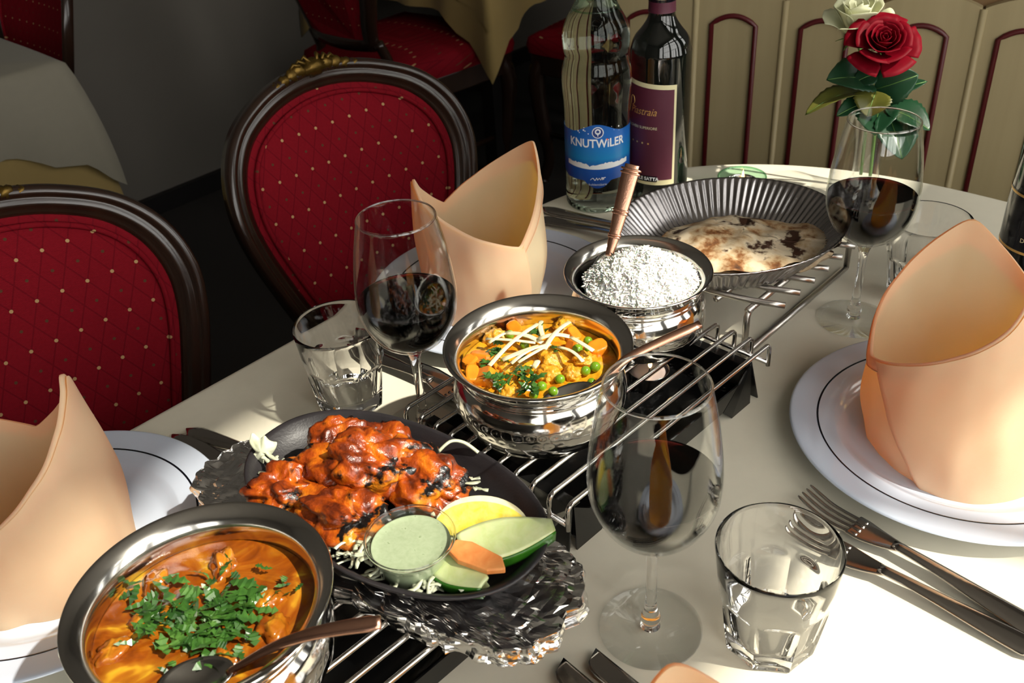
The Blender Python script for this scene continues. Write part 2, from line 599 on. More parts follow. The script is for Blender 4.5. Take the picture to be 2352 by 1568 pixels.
tag(cl, 'cream white tablecloth spread over the table that carries the dishes', 'tablecloth')
# ------------------------------------------------------------------ candle warmers


def make_warmer(label, loc, rz):
    w = thing('food_warmer', label, 'food warmer', loc, rz, 'black candle food warmers with chrome wire racks')
    L, W, Z = .275, .183, .0605
    NW = 11
    for i in range(NW):
        y = -W / 2 + W * i / (NW - 1)
        x = L / 2
        pts = [(-x, y, Z - .024), (-x, y, Z - .006)] + [(-x + .006 * (1 - cos(a)), y, Z - .006 + .006 * sin(a)) for a in (.5, 1.0, 1.5)]
        pts += [(x - .006 * (1 - cos(a)), y, Z - .006 + .006 * sin(a)) for a in (1.5, 1.0, .5)] + [(x, y, Z - .006), (x, y, Z - .024)]
        MB().tube(pts, .0021, 8).build('rack_wire', M['wire'], w)
    for sx in (-1, 1):
        MB().tube([(sx * (L / 2 - .001), -W / 2, Z - .02), (sx * (L / 2 - .001), W / 2, Z - .02)], .0024, 8).build('cross_wire', M['wire'], w)
    # black sheet-metal tray with end walls that reach down as feet
    tr = MB()
    a, b = .122, .083
    tr.box((0, 0, .013), (2 * a, 2 * b, .0015))
    for sy in (-1, 1): tr.box((0, sy * b, .021), (2 * a, .0015, .018))
    for sx in (-1, 1):
        pr = [(-b - .004, 0), (-b + .024, 0), (-b + .034, .010), (b - .034, .010), (b - .024, 0), (b + .004, 0), (b, .044), (-b, .044)]
        v0 = [(sx * (a + .002 + (.010 if z < .01 else 0)), y, z) for y, z in pr]; v1 = [(sx * (a + .0005 + (.010 if z < .01 else 0)), y, z) for y, z in pr]
        n = len(pr)
        tr.add(v0 + v1, [tuple(range(n)), tuple(range(2 * n - 1, n - 1, -1))] + [(i, n + i, n + (i + 1) % n, (i + 1) % n) for i in range(n)], False)
        # bent lip along the top of the end wall
        tr.box((sx * (a - .003), 0, .0435), (.010, 2 * b, .0015))
        for sy in (-1, 1):
            tr.add([(sx * a, sy * (b + .001), .044), (sx * a, sy * (b + .003), 0), (sx * (a - .030), sy * (b + .003), 0), (sx * (a - .042), sy * (b + .001), .012),
                    (sx * a, sy * (b - .0005), .044), (sx * a, sy * (b + .0015), 0), (sx * (a - .030), sy * (b + .0015), 0), (sx * (a - .042), sy * (b - .0005), .012)],
                   [(0, 1, 2, 3), (7, 6, 5, 4), (0, 4, 5, 1), (1, 5, 6, 2), (2, 6, 7, 3), (3, 7, 4, 0)], False)
    tray = tr.build('tray', M['black_tray'], w)
    # punched plate with vent holes at the rack's ends
    for sx in (-1, 1):
        for i in range(12):
            y = -.066 + .012 * i
            MB().lathe([(.0033, 0), (.0036, .0008), (.0026, .0010), (.0024, 0)], 10, (sx * (a - .014), y, .0139)).build('vent_ring', M['black_tray'], tray)
    return w


RZ = radians(43.7)
W1 = make_warmer('black candle warmer with chrome wire rack under the vegetable curry and rice bowls', (.068, .686, T), RZ)
W2 = make_warmer('black candle warmer with chrome wire rack under the creamy orange curry and the sizzler', (-.146, .456, T), RZ)


def make_tealight(label, loc, holder=False):
    t = thing('tealight_candle', label, 'candle', loc)
    MB().lathe([(0, 0), (.0185, 0), (.0190, .016), (.0194, .0165), (.0186, .0162), (.0182, .013)], 32).build('cup', M['wire'], t)
    MB().lathe([(.0182, .004), (.0182, .0125), (.012, .0118), (.003, .0115), (0, .0115)], 32).build('wax', M['wax'], t)
    MB().tube([(0, 0, .0112), (.0004, 0, .0145), (.0012, 0, .0175)], .0006, 6).build('wick', M['blackline'], t)
    MB().lathe(smooth_prof([(0, .0165), (.0017, .019), (.0019, .022), (.0011, .027), (0, .0315)], 3), 12, (.001, 0, 0)).build('flame', M['flame'], t)
    return t


M['wax'] = plain('candle_wax', (0.62, 0.50, 0.47), 0.35, sss=0.3)
_t = NT('candle_flame'); _e = _t.n('Emission', Color=(1.0, 0.62, 0.22, 1), Strength=9.0); _t.surf(_e.outputs[0]); M['flame'] = _t.m
make_tealight('burning tealight on the black tray between the wires beside the vegetable curry bowl', (.125, .732, T + .0138))

# ------------------------------------------------------------------ hammered bowls


def make_bowl(R, H, label, loc):
    b = thing('serving_bowl', label, 'bowl', loc, 0, 'hammered steel serving bowls')
    out = smooth_prof([(0, .0), (.70 * R, .0), (.80 * R, .05 * H), (.905 * R, .22 * H), (.935 * R, .42 * H), (.90 * R, .60 * H), (.845 * R, .70 * H)], 6)
    out2 = out + [(.850 * R, .71 * H), (.862 * R, .725 * H), (.850 * R, .74 * H), (.842 * R, .75 * H), (.856 * R, .77 * H), (.842 * R, .79 * H)] + \
        smooth_prof([(.842 * R, .79 * H), (.86 * R, .86 * H), (.925 * R, .945 * H), (.99 * R, .985 * H), (1.0 * R, 1.0 * H), (.993 * R, 1.012 * H)], 4)[1:]
    inn = smooth_prof([(.993 * R, 1.012 * H), (.96 * R, 1.005 * H), (.90 * R, .965 * H), (.848 * R, .90 * H), (.828 * R, .80 * H), (.84 * R, .70 * H), (.90 * R, .48 * H), (.86 * R, .2 * H), (.6 * R, .04 * H), (0, .03 * H)], 4)[1:]

    def dim(a, z, k):
        if not (.08 * H < z < .50 * H): return 0
        rowh = .0085; row = math.floor(z / rowh); fz = z / rowh - row - .5
        nn = max(10, int(2 * pi * R * .9 / .0090)); fa = (a / (2 * pi) * nn + .5 * (row % 2)) % 1 - .5
        d2 = fz * fz + fa * fa
        return -.0004 * math.exp(-d2 * 14)
    N = 240
    m = MB()
    fine = []
    for i in range(len(out2) - 1):                                   # refine the hammered zone
        (r0, z0), (r1, z1) = out2[i], out2[i + 1]
        k = 3 if .04 * H < z0 < .62 * H else 1
        for j in range(k): fine.append((r0 + (r1 - r0) * j / k, z0 + (z1 - z0) * j / k))
    fine.append(out2[-1])
    m.lathe(fine, N, disp=dim)
    m.build('body', M['steel'], b)
    MB().lathe([out2[-1]] + inn, 96).build('inner_wall', M['steel_in'], b)
    return b


WZ = .0628
make_bowl(.0752, .0690, 'hammered steel bowl on the wire rack filled with mixed vegetable curry', (.020, .6355, T + WZ))
make_bowl(.0655, .0660, 'hammered steel bowl on the wire rack heaped with white rice', (.1155, .7445, T + WZ))
make_bowl(.0785, .0690, 'hammered steel bowl on the wire rack filled with creamy orange curry', (-.1935, .3985, T + WZ))

# ------------------------------------------------------------------ bread dish on its steel trivet
_p = tab(.833, -.455)
TRV = thing('steel_trivet', 'brushed steel trivet of curved bars under the ribbed oval bread dish', 'trivet', (_p.x, _p.y, T), A0)
for i in range(7):
    x = -.098 + .0289 * i
    pts = []
    for j in range(15):
        q = j / 14; y = .098 - .196 * q
        pts.append((x - .020 * (1 - (2 * q - 1) ** 2), y, .0615))
    MB().tube(pts, .0032, 8).build('curved_bar', M['brushed'], TRV)
for y in (-.070, -.035, .07):
    MB().tube([(-.118, y, .0550), (.098, y, .0550)], .0034, 8).build('rail', M['brushed'], TRV)
for y in (-.070, .070):
    for x in (-1, 1):
        e = .098 if x > 0 else -.118
        MB().tube([(e, y, .0035), (e, y, .048), (e - x * .003, y, .0535), (e - x * .010, y, .0552)], .0034, 8).build('leg', M['brushed'], TRV)
    MB().tube([(-.118, y, .0035), (.098, y, .0035)], .0034, 8).build('foot_rail', M['brushed'], TRV)

M['ribbed'] = plain('ribbed_dark_steel', (0.36, 0.34, 0.34), 0.24, 1.0, var=0.05, vs=50)
dish = MB(); DA, DB = .1190, .1030
NS = 528
prof = [(0, .0, 0), (.45, .0, 0), (.66, .0005, .15), (.72, .003, .6), (.80, .012, 1), (.88, .022, 1), (.95, .0305, 1), (.985, .034, .6), (1.0, .0355, .2), (1.008, .0345, .1), (.995, .032, .3), (.955, .028, 1), (.885, .0195, 1), (.81, .0095, 1), (.735, .001, .6), (.67, -.0012, .2), (.45, -.0012, 0), (0, -.0012, 0)]
vs = []; rows = []
for (k, z, rib) in prof:
    if k == 0: rows.append([len(vs)]); vs.append((0, 0, z)); continue
    row = []
    for i in range(NS):
        a = 2 * pi * i / NS
        rr = rib * .0012 * cos(i * 2 * pi / 6)
        row.append(len(vs)); vs.append(((DA * k + rr) * cos(a), (DB * k + rr) * sin(a), z))
    rows.append(row)
fs = []
for k in range(len(rows) - 1):
    p, q = rows[k], rows[k + 1]
    for i in range(NS):
        j = (i + 1) % NS
        if len(p) == 1: fs.append((p[0], q[i], q[j]))
        elif len(q) == 1: fs.append((p[i], q[0], p[j]))
        else: fs.append((p[i], q[i], q[j], p[j]))
dish.add(vs, fs)
do = dish.build('bread_dish', M['ribbed'], loc=(.2275, .8770, T + .0662))
do.rotation_euler = (0, 0, radians(16))
tag(do, 'oval ribbed dark steel dish holding the flatbread on the trivet', 'dish')
# ------------------------------------------------------------------ wine glasses
_t = NT('red_wine'); _r = _t.n('BsdfRefraction', Color=(0.9, 0.5, 0.5, 1), IOR=1.33, Roughness=0.0); _g = _t.n('BsdfGlossy', Roughness=0.01)
_fr = _t.n('Fresnel', IOR=1.34); _mx = _t.n('MixShader'); _t.i(_mx, 0, _fr.outputs[0]); _t.i(_mx, 1, _r.outputs[0]); _t.i(_mx, 2, _g.outputs[0]); _t.surf(_mx.outputs[0])
_v = _t.n('VolumeAbsorption', Color=(0.62, 0.015, 0.03, 1), Density=700.0); _t.t.links.new(_v.outputs[0], _t.out.inputs[1])
M['wine'] = _t.m


def make_wineglass(label, loc):
    g = thing('wine_glass', label, 'wine glass', loc, 0, 'stemmed glasses of red wine')
    foot = [(0, .0006), (.0366, .0006), (.0368, .0014), (.0362, .0018), (.028, .0022), (.012, .0030), (.0065, .0045)]
    MB().lathe(foot, 72).build('foot', M['thin'], g)
    stem = smooth_prof([(.0072, .0036), (.0060, .0075), (.0074, .0115), (.0064, .0155), (.0043, .024), (.0038, .045), (.0040, .068), (.0052, .080), (.0085, .0885), (.010, .0905)], 4)
    MB().lathe([(0, .0034)] + stem + [(0, .0915)], 32).build('stem', M['thick'], g)
    outp = smooth_prof([(.008, .0885), (.020, .0945), (.0320, .106), (.0405, .124), (.0428, .142), (.0415, .163), (.0380, .188), (.0327, .2145)], 6)
    inn = smooth_prof([(.0327, .2150), (.0318, .2145), (.0370, .188), (.0405, .163), (.0418, .142), (.0395, .1245), (.0312, .1075), (.0195, .0965), (.008, .0915), (0, .0905)], 6)
    MB().lathe([(0, .0875)] + outp + inn, 72).build('bowl', M['thin'], g)
    MB().tube([(.03225 * cos(2 * pi * i / 64), .03225 * sin(2 * pi * i / 64), .2150) for i in range(64)], .00065, 8, closed=True).build('rim', M['thick'], g)
    ZL = .1405
    wl = smooth_prof([(.008, .0922), (.0193, .0972), (.0309, .1082), (.0391, .1252), (.0414, ZL)], 6)
    MB().lathe([(0, .0912)] + wl + [(.0407, ZL - .0004), (.035, ZL - .0006), (0, ZL - .0006)], 72).build('wine', M['wine'], g)
    return g


make_wineglass('stemmed glass of red wine between the foil-wrapped board and the tumbler by the forks', (.0836, .4594, T))
make_wineglass('stemmed wine glass of red wine beside the bread dish, in front of the rose vase', (.353, .8347, T))
make_wineglass('stemmed wine glass of red wine by the red chair, beside the warmer end', (-.086, .707, T))

# ------------------------------------------------------------------ faceted tumblers


def make_tumbler(label, loc, rz):
    g = thing('water_tumbler', label, 'tumbler', loc, rz, 'faceted glass tumblers')
    H = .0905; N = 96; F = 8

    def octr(a, r):                                                  # facet radius, slightly scooped
        k = (a / (2 * pi) * F) % 1 - .5
        return r * cos(pi / F) / cos(k * 2 * pi / F) * (1 - .012 * (1 - (2 * k) ** 2))

    def outer(a, z):
        base = .0302 + (.0415 - .0302) * (z / H) ** .85
        k = (a / (2 * pi) * F) % 1 - .5
        top = .050 + .004 * (1 - (2 * k) ** 2)
        w = min(1, max(0, (top - z) / .006)); w = w * w * (3 - 2 * w)
        return base * (1 - w) + octr(a, base * 1.015) * w
    m = MB(); vs = []; fs = []
    zs = [.0006, .0015, .004, .010, .018, .026, .034, .040, .044, .047, .049, .051, .053, .055, .058, .066, .076, .086, .0895]
    vs.append((0, 0, .0015))
    def ring(f): 
        o = len(vs)
        for i in range(N):
            a = 2 * pi * i / N; r, z = f(a); vs.append((r * cos(a), r * sin(a), z))
        return o
    rows = [ring(lambda a: (outer(a, 0) * .80, .0018)), ring(lambda a: (outer(a, 0) * .93, .0006))]
    rows += [ring(lambda a, z=z: (outer(a, z) * (1 if z > .001 else .97), z)) for z in zs]
    rows += [ring(lambda a: (.0411, .0906)), ring(lambda a: (.0402, .0902))]
    for z in (.086, .076, .066, .056, .046, .036, .026, .019):
        rows.append(ring(lambda a, z=z: (.0268 + (.0397 - .0268) * ((z - .013) / (H - .013)) ** .8, z)))
    rows += [ring(lambda a: (.0240, .0150)), ring(lambda a: (.013, .0135))]
    vs.append((0, 0, .0133)); last = len(vs) - 1
    fs += [(0, rows[0] + (i + 1) % N, rows[0] + i) for i in range(N)]
    for p, q in zip(rows, rows[1:]):
        fs += [(p + i, p + (i + 1) % N, q + (i + 1) % N, q + i) for i in range(N)]
    fs += [(rows[-1] + i, rows[-1] + (i + 1) % N, last) for i in range(N)]
    m.add(vs, fs)
    o = m.build('glass_body', M['thick'], g, auto=28)
    o.cycles.is_caustics_caster = True
    return g


make_tumbler('empty faceted tumbler standing before the forks, beside the front wine glass', (.1635, .443, T), .2)
make_tumbler('empty faceted tumbler near the red chair, beside a wine glass and the sizzler plate', (-.158, .754, T), .5)
make_tumbler('empty faceted tumbler half hidden behind the tall orange napkin, beside a wine glass', (.433, .873, T), .1)
# ------------------------------------------------------------------ plates


def make_plate(label, loc):
    p = thing('dinner_plate', label, 'plate', loc, 0, 'white dinner plates with a black line')
    R = .139
    prof = smooth_prof([(0, .0025), (.070, .0025), (.074, .0), (.079, .0), (.082, .003), (.100, .0095), (.125, .0145), (R - .001, .0172), (R, .0183), (R - .001, .0192)], 4) + \
        smooth_prof([(R - .001, .0192), (R - .004, .0193), (.124, .0178), (.104, .0148), (.099, .0132), (.091, .0085), (.083, .0064), (.060, .0058), (0, .0056)], 4)[1:]
    MB().lathe(prof, 128).build('body', M['porcelain'], p)
    MB().lathe([(.1144, .0165), (.1146, .01675), (.1158, .01690), (.1160, .0168)], 128).build('rim_line', M['blackline'], p)
    return p


make_plate('white black-lined plate holding the napkin at the seat nearest the creamy curry', (-.380, .573, T))
make_plate('white black-lined plate holding the two-peaked napkin behind the vegetable curry', (-.012, .925, T))
make_plate('white black-lined plate beside the two forks, holding the big napkin', (.374, .633, T))
make_plate('white black-lined plate beyond the two table knives, under a napkin', (.085, .205, T))

# ------------------------------------------------------------------ folded napkins


def make_napkin(label, c, r0, ctrl, z0=.0062, seed=1, flap=None):
    """ctrl: tip A, tip B, valley 1, valley 2 as (dx,dy,z) from the napkin's centre"""
    g = thing('folded_napkin', label, 'napkin', (c[0], c[1], T + z0), 0, 'peach cloth napkins folded into mitres')
    pts = [(atan2(y, x), sqrt(x * x + y * y), z - z0, k < 2) for k, (x, y, z) in enumerate(ctrl)]
    pts.sort(key=lambda p: p[0])

    def top(phi):
        while phi < pts[0][0]: phi += 2 * pi
        while phi >= pts[0][0] + 2 * pi: phi -= 2 * pi
        for i in range(4):
            a = pts[i]; b = pts[(i + 1) % 4]; b0 = b[0] + (2 * pi if i == 3 else 0)
            if a[0] <= phi <= b0 + 1e-9:
                q = (phi - a[0]) / (b0 - a[0])
                qt = q if b[3] else 1 - q                            # 0 valley .. 1 tip
                lo, hi = (a, b) if b[3] else (b, a)
                e = 1 - (sqrt((1 - qt) ** 2 + .004) - .063)
                e = max(0.0, e) ** 1.12
                z = lo[2] + (hi[2] - lo[2]) * e
                r = lo[1] + (hi[1] - lo[1]) * (qt ** 1.4)
                return r, z
        return pts[0][1], pts[0][2]

    def fn(off, phi, v, vmax=1.0):
        r1, h = top(phi)
        k = v * vmax
        rb = r0 * (1 + .03 * sin(3 * phi + seed) + .02 * sin(5 * phi + 2 * seed))
        r = rb + (r1 - rb) * k + .007 * sin(pi * k) * (1 - k * .4)
        d = Vector((cos(phi), sin(phi), 0))
        w = noise.noise(Vector((cos(phi) * 1.7, sin(phi) * 1.7, k * 1.6 + seed * 3.3))) * .0050 + noise.noise(Vector((cos(phi) * 4, sin(phi) * 4, k * 2.5 + seed))) * .0022
        p = d * (r + w * (1 - .5 * k) + off); p.z = h * k
        return p
    NU = 120
    MB().grid(lambda u, v: fn(0, 2 * pi * u - pi, v), NU, 22, cu=True).build('inner_wrap', M['napkin'], g, sub=1)
    # the hem: a stitched double band along the whole upper edge
    HEM = [(.0, 1.0), (.0020, 1.0), (.0027, .985), (.0029, .93), (.0027, .872), (.0016, .866), (.0, .868)]
    MB().grid(lambda u, v: fn(HEM[round(v * 6)][0], 2 * pi * u - pi, HEM[round(v * 6)][1]), NU, 6, cu=True).build('hem', M['napkin'], g)
    MB().tube([fn(.0031, 2 * pi * i / 240 - pi, .882) for i in range(240)], .00035, 5, closed=True).build('stitching', M['napkin'], g)
    # outer fold that wraps round the front with a slanting edge
    if flap:
        p0, p1, sl = flap
        MB().grid(lambda u, v: fn((.0062 - .0022 * v) * min(1, .05 + u * 25, .05 + (1 - u) * 25), p0 + sl * (1 - v) + (p1 - p0 - sl * (1 - v)) * u, v, .985), 100, 20).build('outer_fold', M['napkin'], g)
    # tucked roll inside
    rp = [(r0 * .5 * cos(a), r0 * .5 * sin(a), .03 + .01 * sin(a * 2)) for a in [seed + i * .35 for i in range(12)]]
    MB().tube(rp, [.006 + .003 * sin(i) for i in range(12)], 10).build('tucked_end', M['napkin'], g)
    return g


make_napkin('peach mitre napkin with two peaks, standing behind the vegetable curry bowl', (-.026, .925), .060,
            [(-.063, -.004, .152), (.062, .034, .168), (.041, -.040, .082), (-.036, .050, .095)], seed=1, flap=(radians(175), radians(322), radians(35)))
make_napkin('peach mitre napkin with a glowing orange inside, on the plate by the two forks', (.374, .633), .074,
            [(.012, -.022, .172), (.016, .080, .172), (-.078, .018, .082), (.080, .020, .085)], seed=2, flap=(radians(172), radians(370), radians(50)))
make_napkin('peach mitre napkin with one tall peak, beside the creamy orange curry', (-.382, .565), .064,
            [(.056, .014, .172), (-.058, -.010, .165), (-.008, -.062, .078), (-.006, .064, .086)], seed=3, flap=(radians(-110), radians(60), radians(-20)))
make_napkin('peach napkin whose tip shows beyond the two table knives', (.0810, .236), .058,
            [(-.0154, .0617, .166), (.015, -.058, .150), (-.058, -.005, .080), (.058, .01, .080)], seed=4)

# ------------------------------------------------------------------ cutlery


def handle_path(mb, x0, x1, w=.0095, th=.0022, z=.004, arch=.006):
    pts = []; rs = []
    n = 16
    for i in range(n + 1):
        q = i / n; x = x0 + (x1 - x0) * q
        zz = z + arch * (3 * q * q - 2 * q ** 3)
        ww = w * (1 - .56 * (3 * q * q - 2 * q ** 3)) * (min(1, sqrt(max(.02, q * 9))) if q < .12 else 1)
        pts.append((x, 0, zz)); rs.append((th * (1 - .15 * q), ww / 1.0))
    mb.tube(pts, rs, 12, up=(0, 0, 1))


def make_fork(label, loc, rz, L=.197, group='forks beside the big napkin plate'):
    f = thing('dinner_fork', label, 'fork', loc, rz, group)
    h = MB(); handle_path(h, 0, .118, .0108, .0023, .0040, .0065); h.build('handle', M['cutlery'], f)
    hd = MB()

    def head(u, v):
        x = .112 + .040 * u
        wid = .0042 + (.0118 - .0042) * min(1, (u / .75)) ** .8
        y = (2 * v - 1) * wid
        z = .0105 - .0025 * u - .0015 * sin(pi * u) - .001 * (1 - (2 * v - 1) ** 2)
        return (x, y, z)
    hd.grid(head, 14, 10); hd.build('head', M['cutlery'], f, solid=.0020, sub=1)
    for k in range(4):
        y = (-.0088 + .00587 * k)
        pts = [(.143, y * .92, .0078), (.160, y, .0066), (.174, y, .0075), (.186, y, .0110), (L - .001, y * .97, .0150)]
        MB().tube(smooth_path(pts, 4), [.0016] * 14 + [.0014, .0012, .0007], 8, sx=1.0, sy=.75).build('tine', M['cutlery'], f)
    return f


def make_knife(label, loc, rz, group):
    k = thing('table_knife', label, 'knife', loc, rz, group)
    h = MB(); handle_path(h, 0, .105, .0098, .0034, .0042, .0005); h.build('handle', M['cutlery'], k)
    b = MB()

    def bl(u, v):
        x = .098 + .110 * u
        wid = .0062 + .0046 * min(1, u * 5)
        e = 1 if u < .86 else sqrt(max(0, 1 - ((u - .86) / .14) ** 2))
        return (x, -wid * .55 + (wid * 1.55 * e) * v, .0045 + .0004 * (1 - u))
    b.grid(bl, 24, 6); b.build('blade', M['cutlery'], k, solid=.0018)
    return k


def aim(a, b): return atan2(b[1] - a[1], b[0] - a[0])


_e = (.352, .423); make_fork('steel dinner fork lying closer to the big napkin plate', (_e[0], _e[1], T), aim(_e, (.212, .587)))
_e = (.342, .409); make_fork('steel dinner fork whose tines lie behind the empty tumbler', (_e[0], _e[1], T), aim(_e, (.196, .548)), .190)
kg = 'knives and forks laid beside plates'
_e = (-.309, .722); make_knife('steel table knife reaching from the plate edge under the foil board', (_e[0], _e[1], T), radians(-29), kg)
_e = (-.321, .716); make_fork('steel dinner fork half under the plate near the foil board', (_e[0], _e[1], T), radians(-38), group=kg)
_e = (-.163, .873); make_knife('steel table knife behind the wine glass by the red chair', (_e[0], _e[1], T), radians(-48), kg)
_e = (-.168, .846); make_fork('steel dinner fork under the wine glass by the red chair', (_e[0], _e[1], T), radians(-42), group=kg)
_e = (.052, 1.134); make_knife('steel table knife in front of the water bottle', (_e[0], _e[1], T), radians(-34), kg)
_e = (.045, 1.109); make_fork('steel dinner fork between the water bottle and the napkin plate', (_e[0], _e[1], T), radians(-37), group=kg)
kn = 'rounded knife tips beside the front wine glass foot'
_e = (.1705, .277); make_knife('steel table knife with rounded tip, the one beside the wine glass foot', (_e[0], _e[1], T), radians(129.5), kn)
_e = (.1475, .271); make_knife('steel table knife with rounded tip, the one farther from the wine glass foot', (_e[0], _e[1], T), radians(129.5), kn)
# ------------------------------------------------------------------ food materials


def food(name, stops, scale=60.0, detail=5, rough=0.3, bump=0.4, bs=180.0, bd=0.0012, coat=0.3, sss=0.0, dist=0.5, stops2=None, scale2=20.0):
    t = NT(name); c = t.coord()
    nz = t.noise(c, scale, detail, 0.6, dist)
    col = t.ramp(nz, stops)
    if stops2:
        n2 = t.noise(c, scale2, 4, 0.6, 0.15)
        nd = t.n('ValToRGB'); t.i(nd, 0, n2)
        nd.color_ramp.elements[0].position, nd.color_ramp.elements[1].position = stops2[1]
        col = t.mix(nd.outputs[0], col, (*stops2[0], 1))
    p = t.pbr(Base_Color=col, Roughness=rough, Normal=t.bump(t.noise(c, bs, 4, 0.6), bump, bd))
    p.inputs['Coat Weight'].default_value = coat; p.inputs['Coat Roughness'].default_value = 0.06
    if sss: p.inputs['Subsurface Weight'].default_value = sss; p.inputs['Subsurface Radius'].default_value = (0.003, 0.0015, 0.0006)
    return t.m


M['chicken'] = food('tandoori_chicken', [(.30, (.012, .004, .002)), (.40, (.11, .016, .003)), (.49, (.33, .050, .004)), (.57, (.56, .13, .006)), (.68, (.74, .29, .018))], 30, 5, .30, .7, 150, .002, .25,
                   stops2=((.005, .0035, .003), (.545, .60)), scale2=40)
M['curry_mid'] = food('yellow_curry_sauce', [(.30, (.55, .17, .006)), (.5, (.78, .33, .012)), (.7, (.85, .47, .03))], 55, 4, .22, .5, 140, .002, .5)
M['curry_front'] = food('creamy_orange_sauce', [(.28, (.15, .028, .003)), (.44, (.29, .066, .004)), (.56, (.43, .145, .009)), (.63, (.66, .35, .020)), (.80, (.76, .48, .04))], 24, 3, .16, .4, 110, .0018, .6, dist=1.6)
M['carrot'] = food('cooked_carrot', [(.3, (.72, .17, .008)), (.7, (.90, .32, .015))], 40, 3, .28, .3, 160, .001, .4)
M['carrot_raw'] = food('raw_carrot', [(.3, (.70, .21, .05)), (.7, (.82, .33, .10))], 90, 3, .4, .3, 300, .0006, .2)
M['pea'] = food('green_pea', [(.3, (.13, .26, .012)), (.7, (.22, .42, .02))], 90, 3, .22, .1, 300, .0005, .5)
M['cauli'] = food('curried_cauliflower', [(.3, (.62, .25, .010)), (.7, (.80, .42, .03))], 90, 4, .3, .8, 260, .002, .4)
M['ginger'] = food('ginger_strip', [(.3, (.80, .70, .40)), (.7, (.88, .80, .52))], 120, 3, .4, .2, 400, .0004, .1)
M['herb'] = food('chopped_coriander', [(.3, (.012, .045, .009)), (.55, (.045, .13, .018)), (.8, (.13, .25, .05))], 70, 3, .35, .2, 400, .0004, .2, 0)
M['cabbage'] = food('shredded_cabbage', [(.3, (.52, .55, .36)), (.7, (.76, .78, .60))], 60, 3, .35, .2, 300, .0005, .2)
M['lemon_flesh'] = food('lemon_flesh', [(.3, (.86, .66, .06)), (.7, (.92, .80, .22))], 120, 3, .2, .4, 260, .001, .4, .3)
M['lemon_rind'] = food('lemon_rind', [(.3, (.80, .66, .16)), (.7, (.88, .78, .34))], 60, 3, .4, .2, 500, .0004, .2)
M['cuc_flesh'] = food('cucumber_flesh', [(.3, (.50, .58, .24)), (.7, (.64, .70, .38))], 70, 3, .25, .3, 240, .0006, .3, .3)
M['cuc_skin'] = food('cucumber_skin', [(.3, (.012, .07, .006)), (.7, (.04, .19, .012))], 50, 3, .3, .2, 200, .0006, .3, 0)
M['mint'] = food('mint_sauce', [(.3, (.33, .40, .24)), (.66, (.40, .47, .30)), (.72, (.17, .24, .11))], 260, 3, .3, .05, 60, .0005, .2)
M['rice'] = food('white_rice', [(.3, (.84, .83, .78)), (.7, (.88, .875, .83))], 200, 2, .55, .02, 300, .0002, .0, .5)
M['bread'] = food('flatbread', [(.30, (.05, .016, .005)), (.38, (.28, .11, .03)), (.45, (.58, .40, .22)), (.55, (.74, .60, .41)), (.8, (.80, .68, .50))], 34, 4, .65, .5, 90, .002, 0, .1, .1,
                stops2=((.055, .018, .006), (.57, .62)), scale2=30)
M['pale'] = M['cabbage']


def surf_disc(name, c, R, z, amp, freq, seed, mat, label, cat, n=110, rings=40, dome=0.0):
    m = MB(); vs = []; fs = []
    o = Vector((seed * 5.1, seed * 2.3, 0))

    def hgt(x, y, k):
        p = Vector((x, y, 0)) * freq + o
        h = noise.noise(p) + .5 * noise.noise(p * 2.1) + .25 * noise.noise(p * 4.3)
        return amp * h * (1 - k ** 6) + dome * (1 - k * k)
    vs.append((0, 0, hgt(0, 0, 0)))
    for r in range(1, rings + 1):
        k = r / rings
        for i in range(n):
            a = 2 * pi * i / n; x, y = R * k * cos(a), R * k * sin(a)
            vs.append((x, y, hgt(x, y, k)))
    for i in range(n): fs.append((0, 1 + i, 1 + (i + 1) % n))
    for r in range(rings - 1):
        for i in range(n):
            a = 1 + r * n + i; b = 1 + r * n + (i + 1) % n
            fs.append((a, a + n, b + n, b))
    b0 = len(vs)                                                     # underside so the sauce is a body
    vs.append((0, 0, -.030)); e = 1 + (rings - 1) * n
    lo = len(vs)
    for i in range(n):
        a = 2 * pi * i / n; vs.append((R * .82 * cos(a), R * .82 * sin(a), -.030))
    for i in range(n):
        j = (i + 1) % n
        fs.append((e + i, lo + i, lo + j, e + j)); fs.append((lo + j, lo + i, b0))
    m.add(vs, fs)
    ob = m.build(name, mat, loc=(c[0], c[1], T + z))
    tag(ob, label, cat)
    return hgt


BM, BR, BF = (.020, .6355), (.1155, .7445), (-.1935, .3985)
surf_disc('vegetable_curry', BM, .0643, .1095, .0042, 55, 1, M['curry_mid'], 'yellow orange vegetable curry sauce filling the bowl with the ginger strips', 'curry')
surf_disc('creamy_curry', BF, .0672, .1095, .0030, 38, 2, M['curry_front'], 'glossy orange curry sauce with cream swirls under chopped coriander', 'curry')


def rotm(rng): return Matrix.Rotation(rng.uniform(0, 6.28), 3, 'Z') @ Matrix.Rotation(rng.uniform(-.5, .5), 3, 'X') @ Matrix.Rotation(rng.uniform(-.5, .5), 3, 'Y')


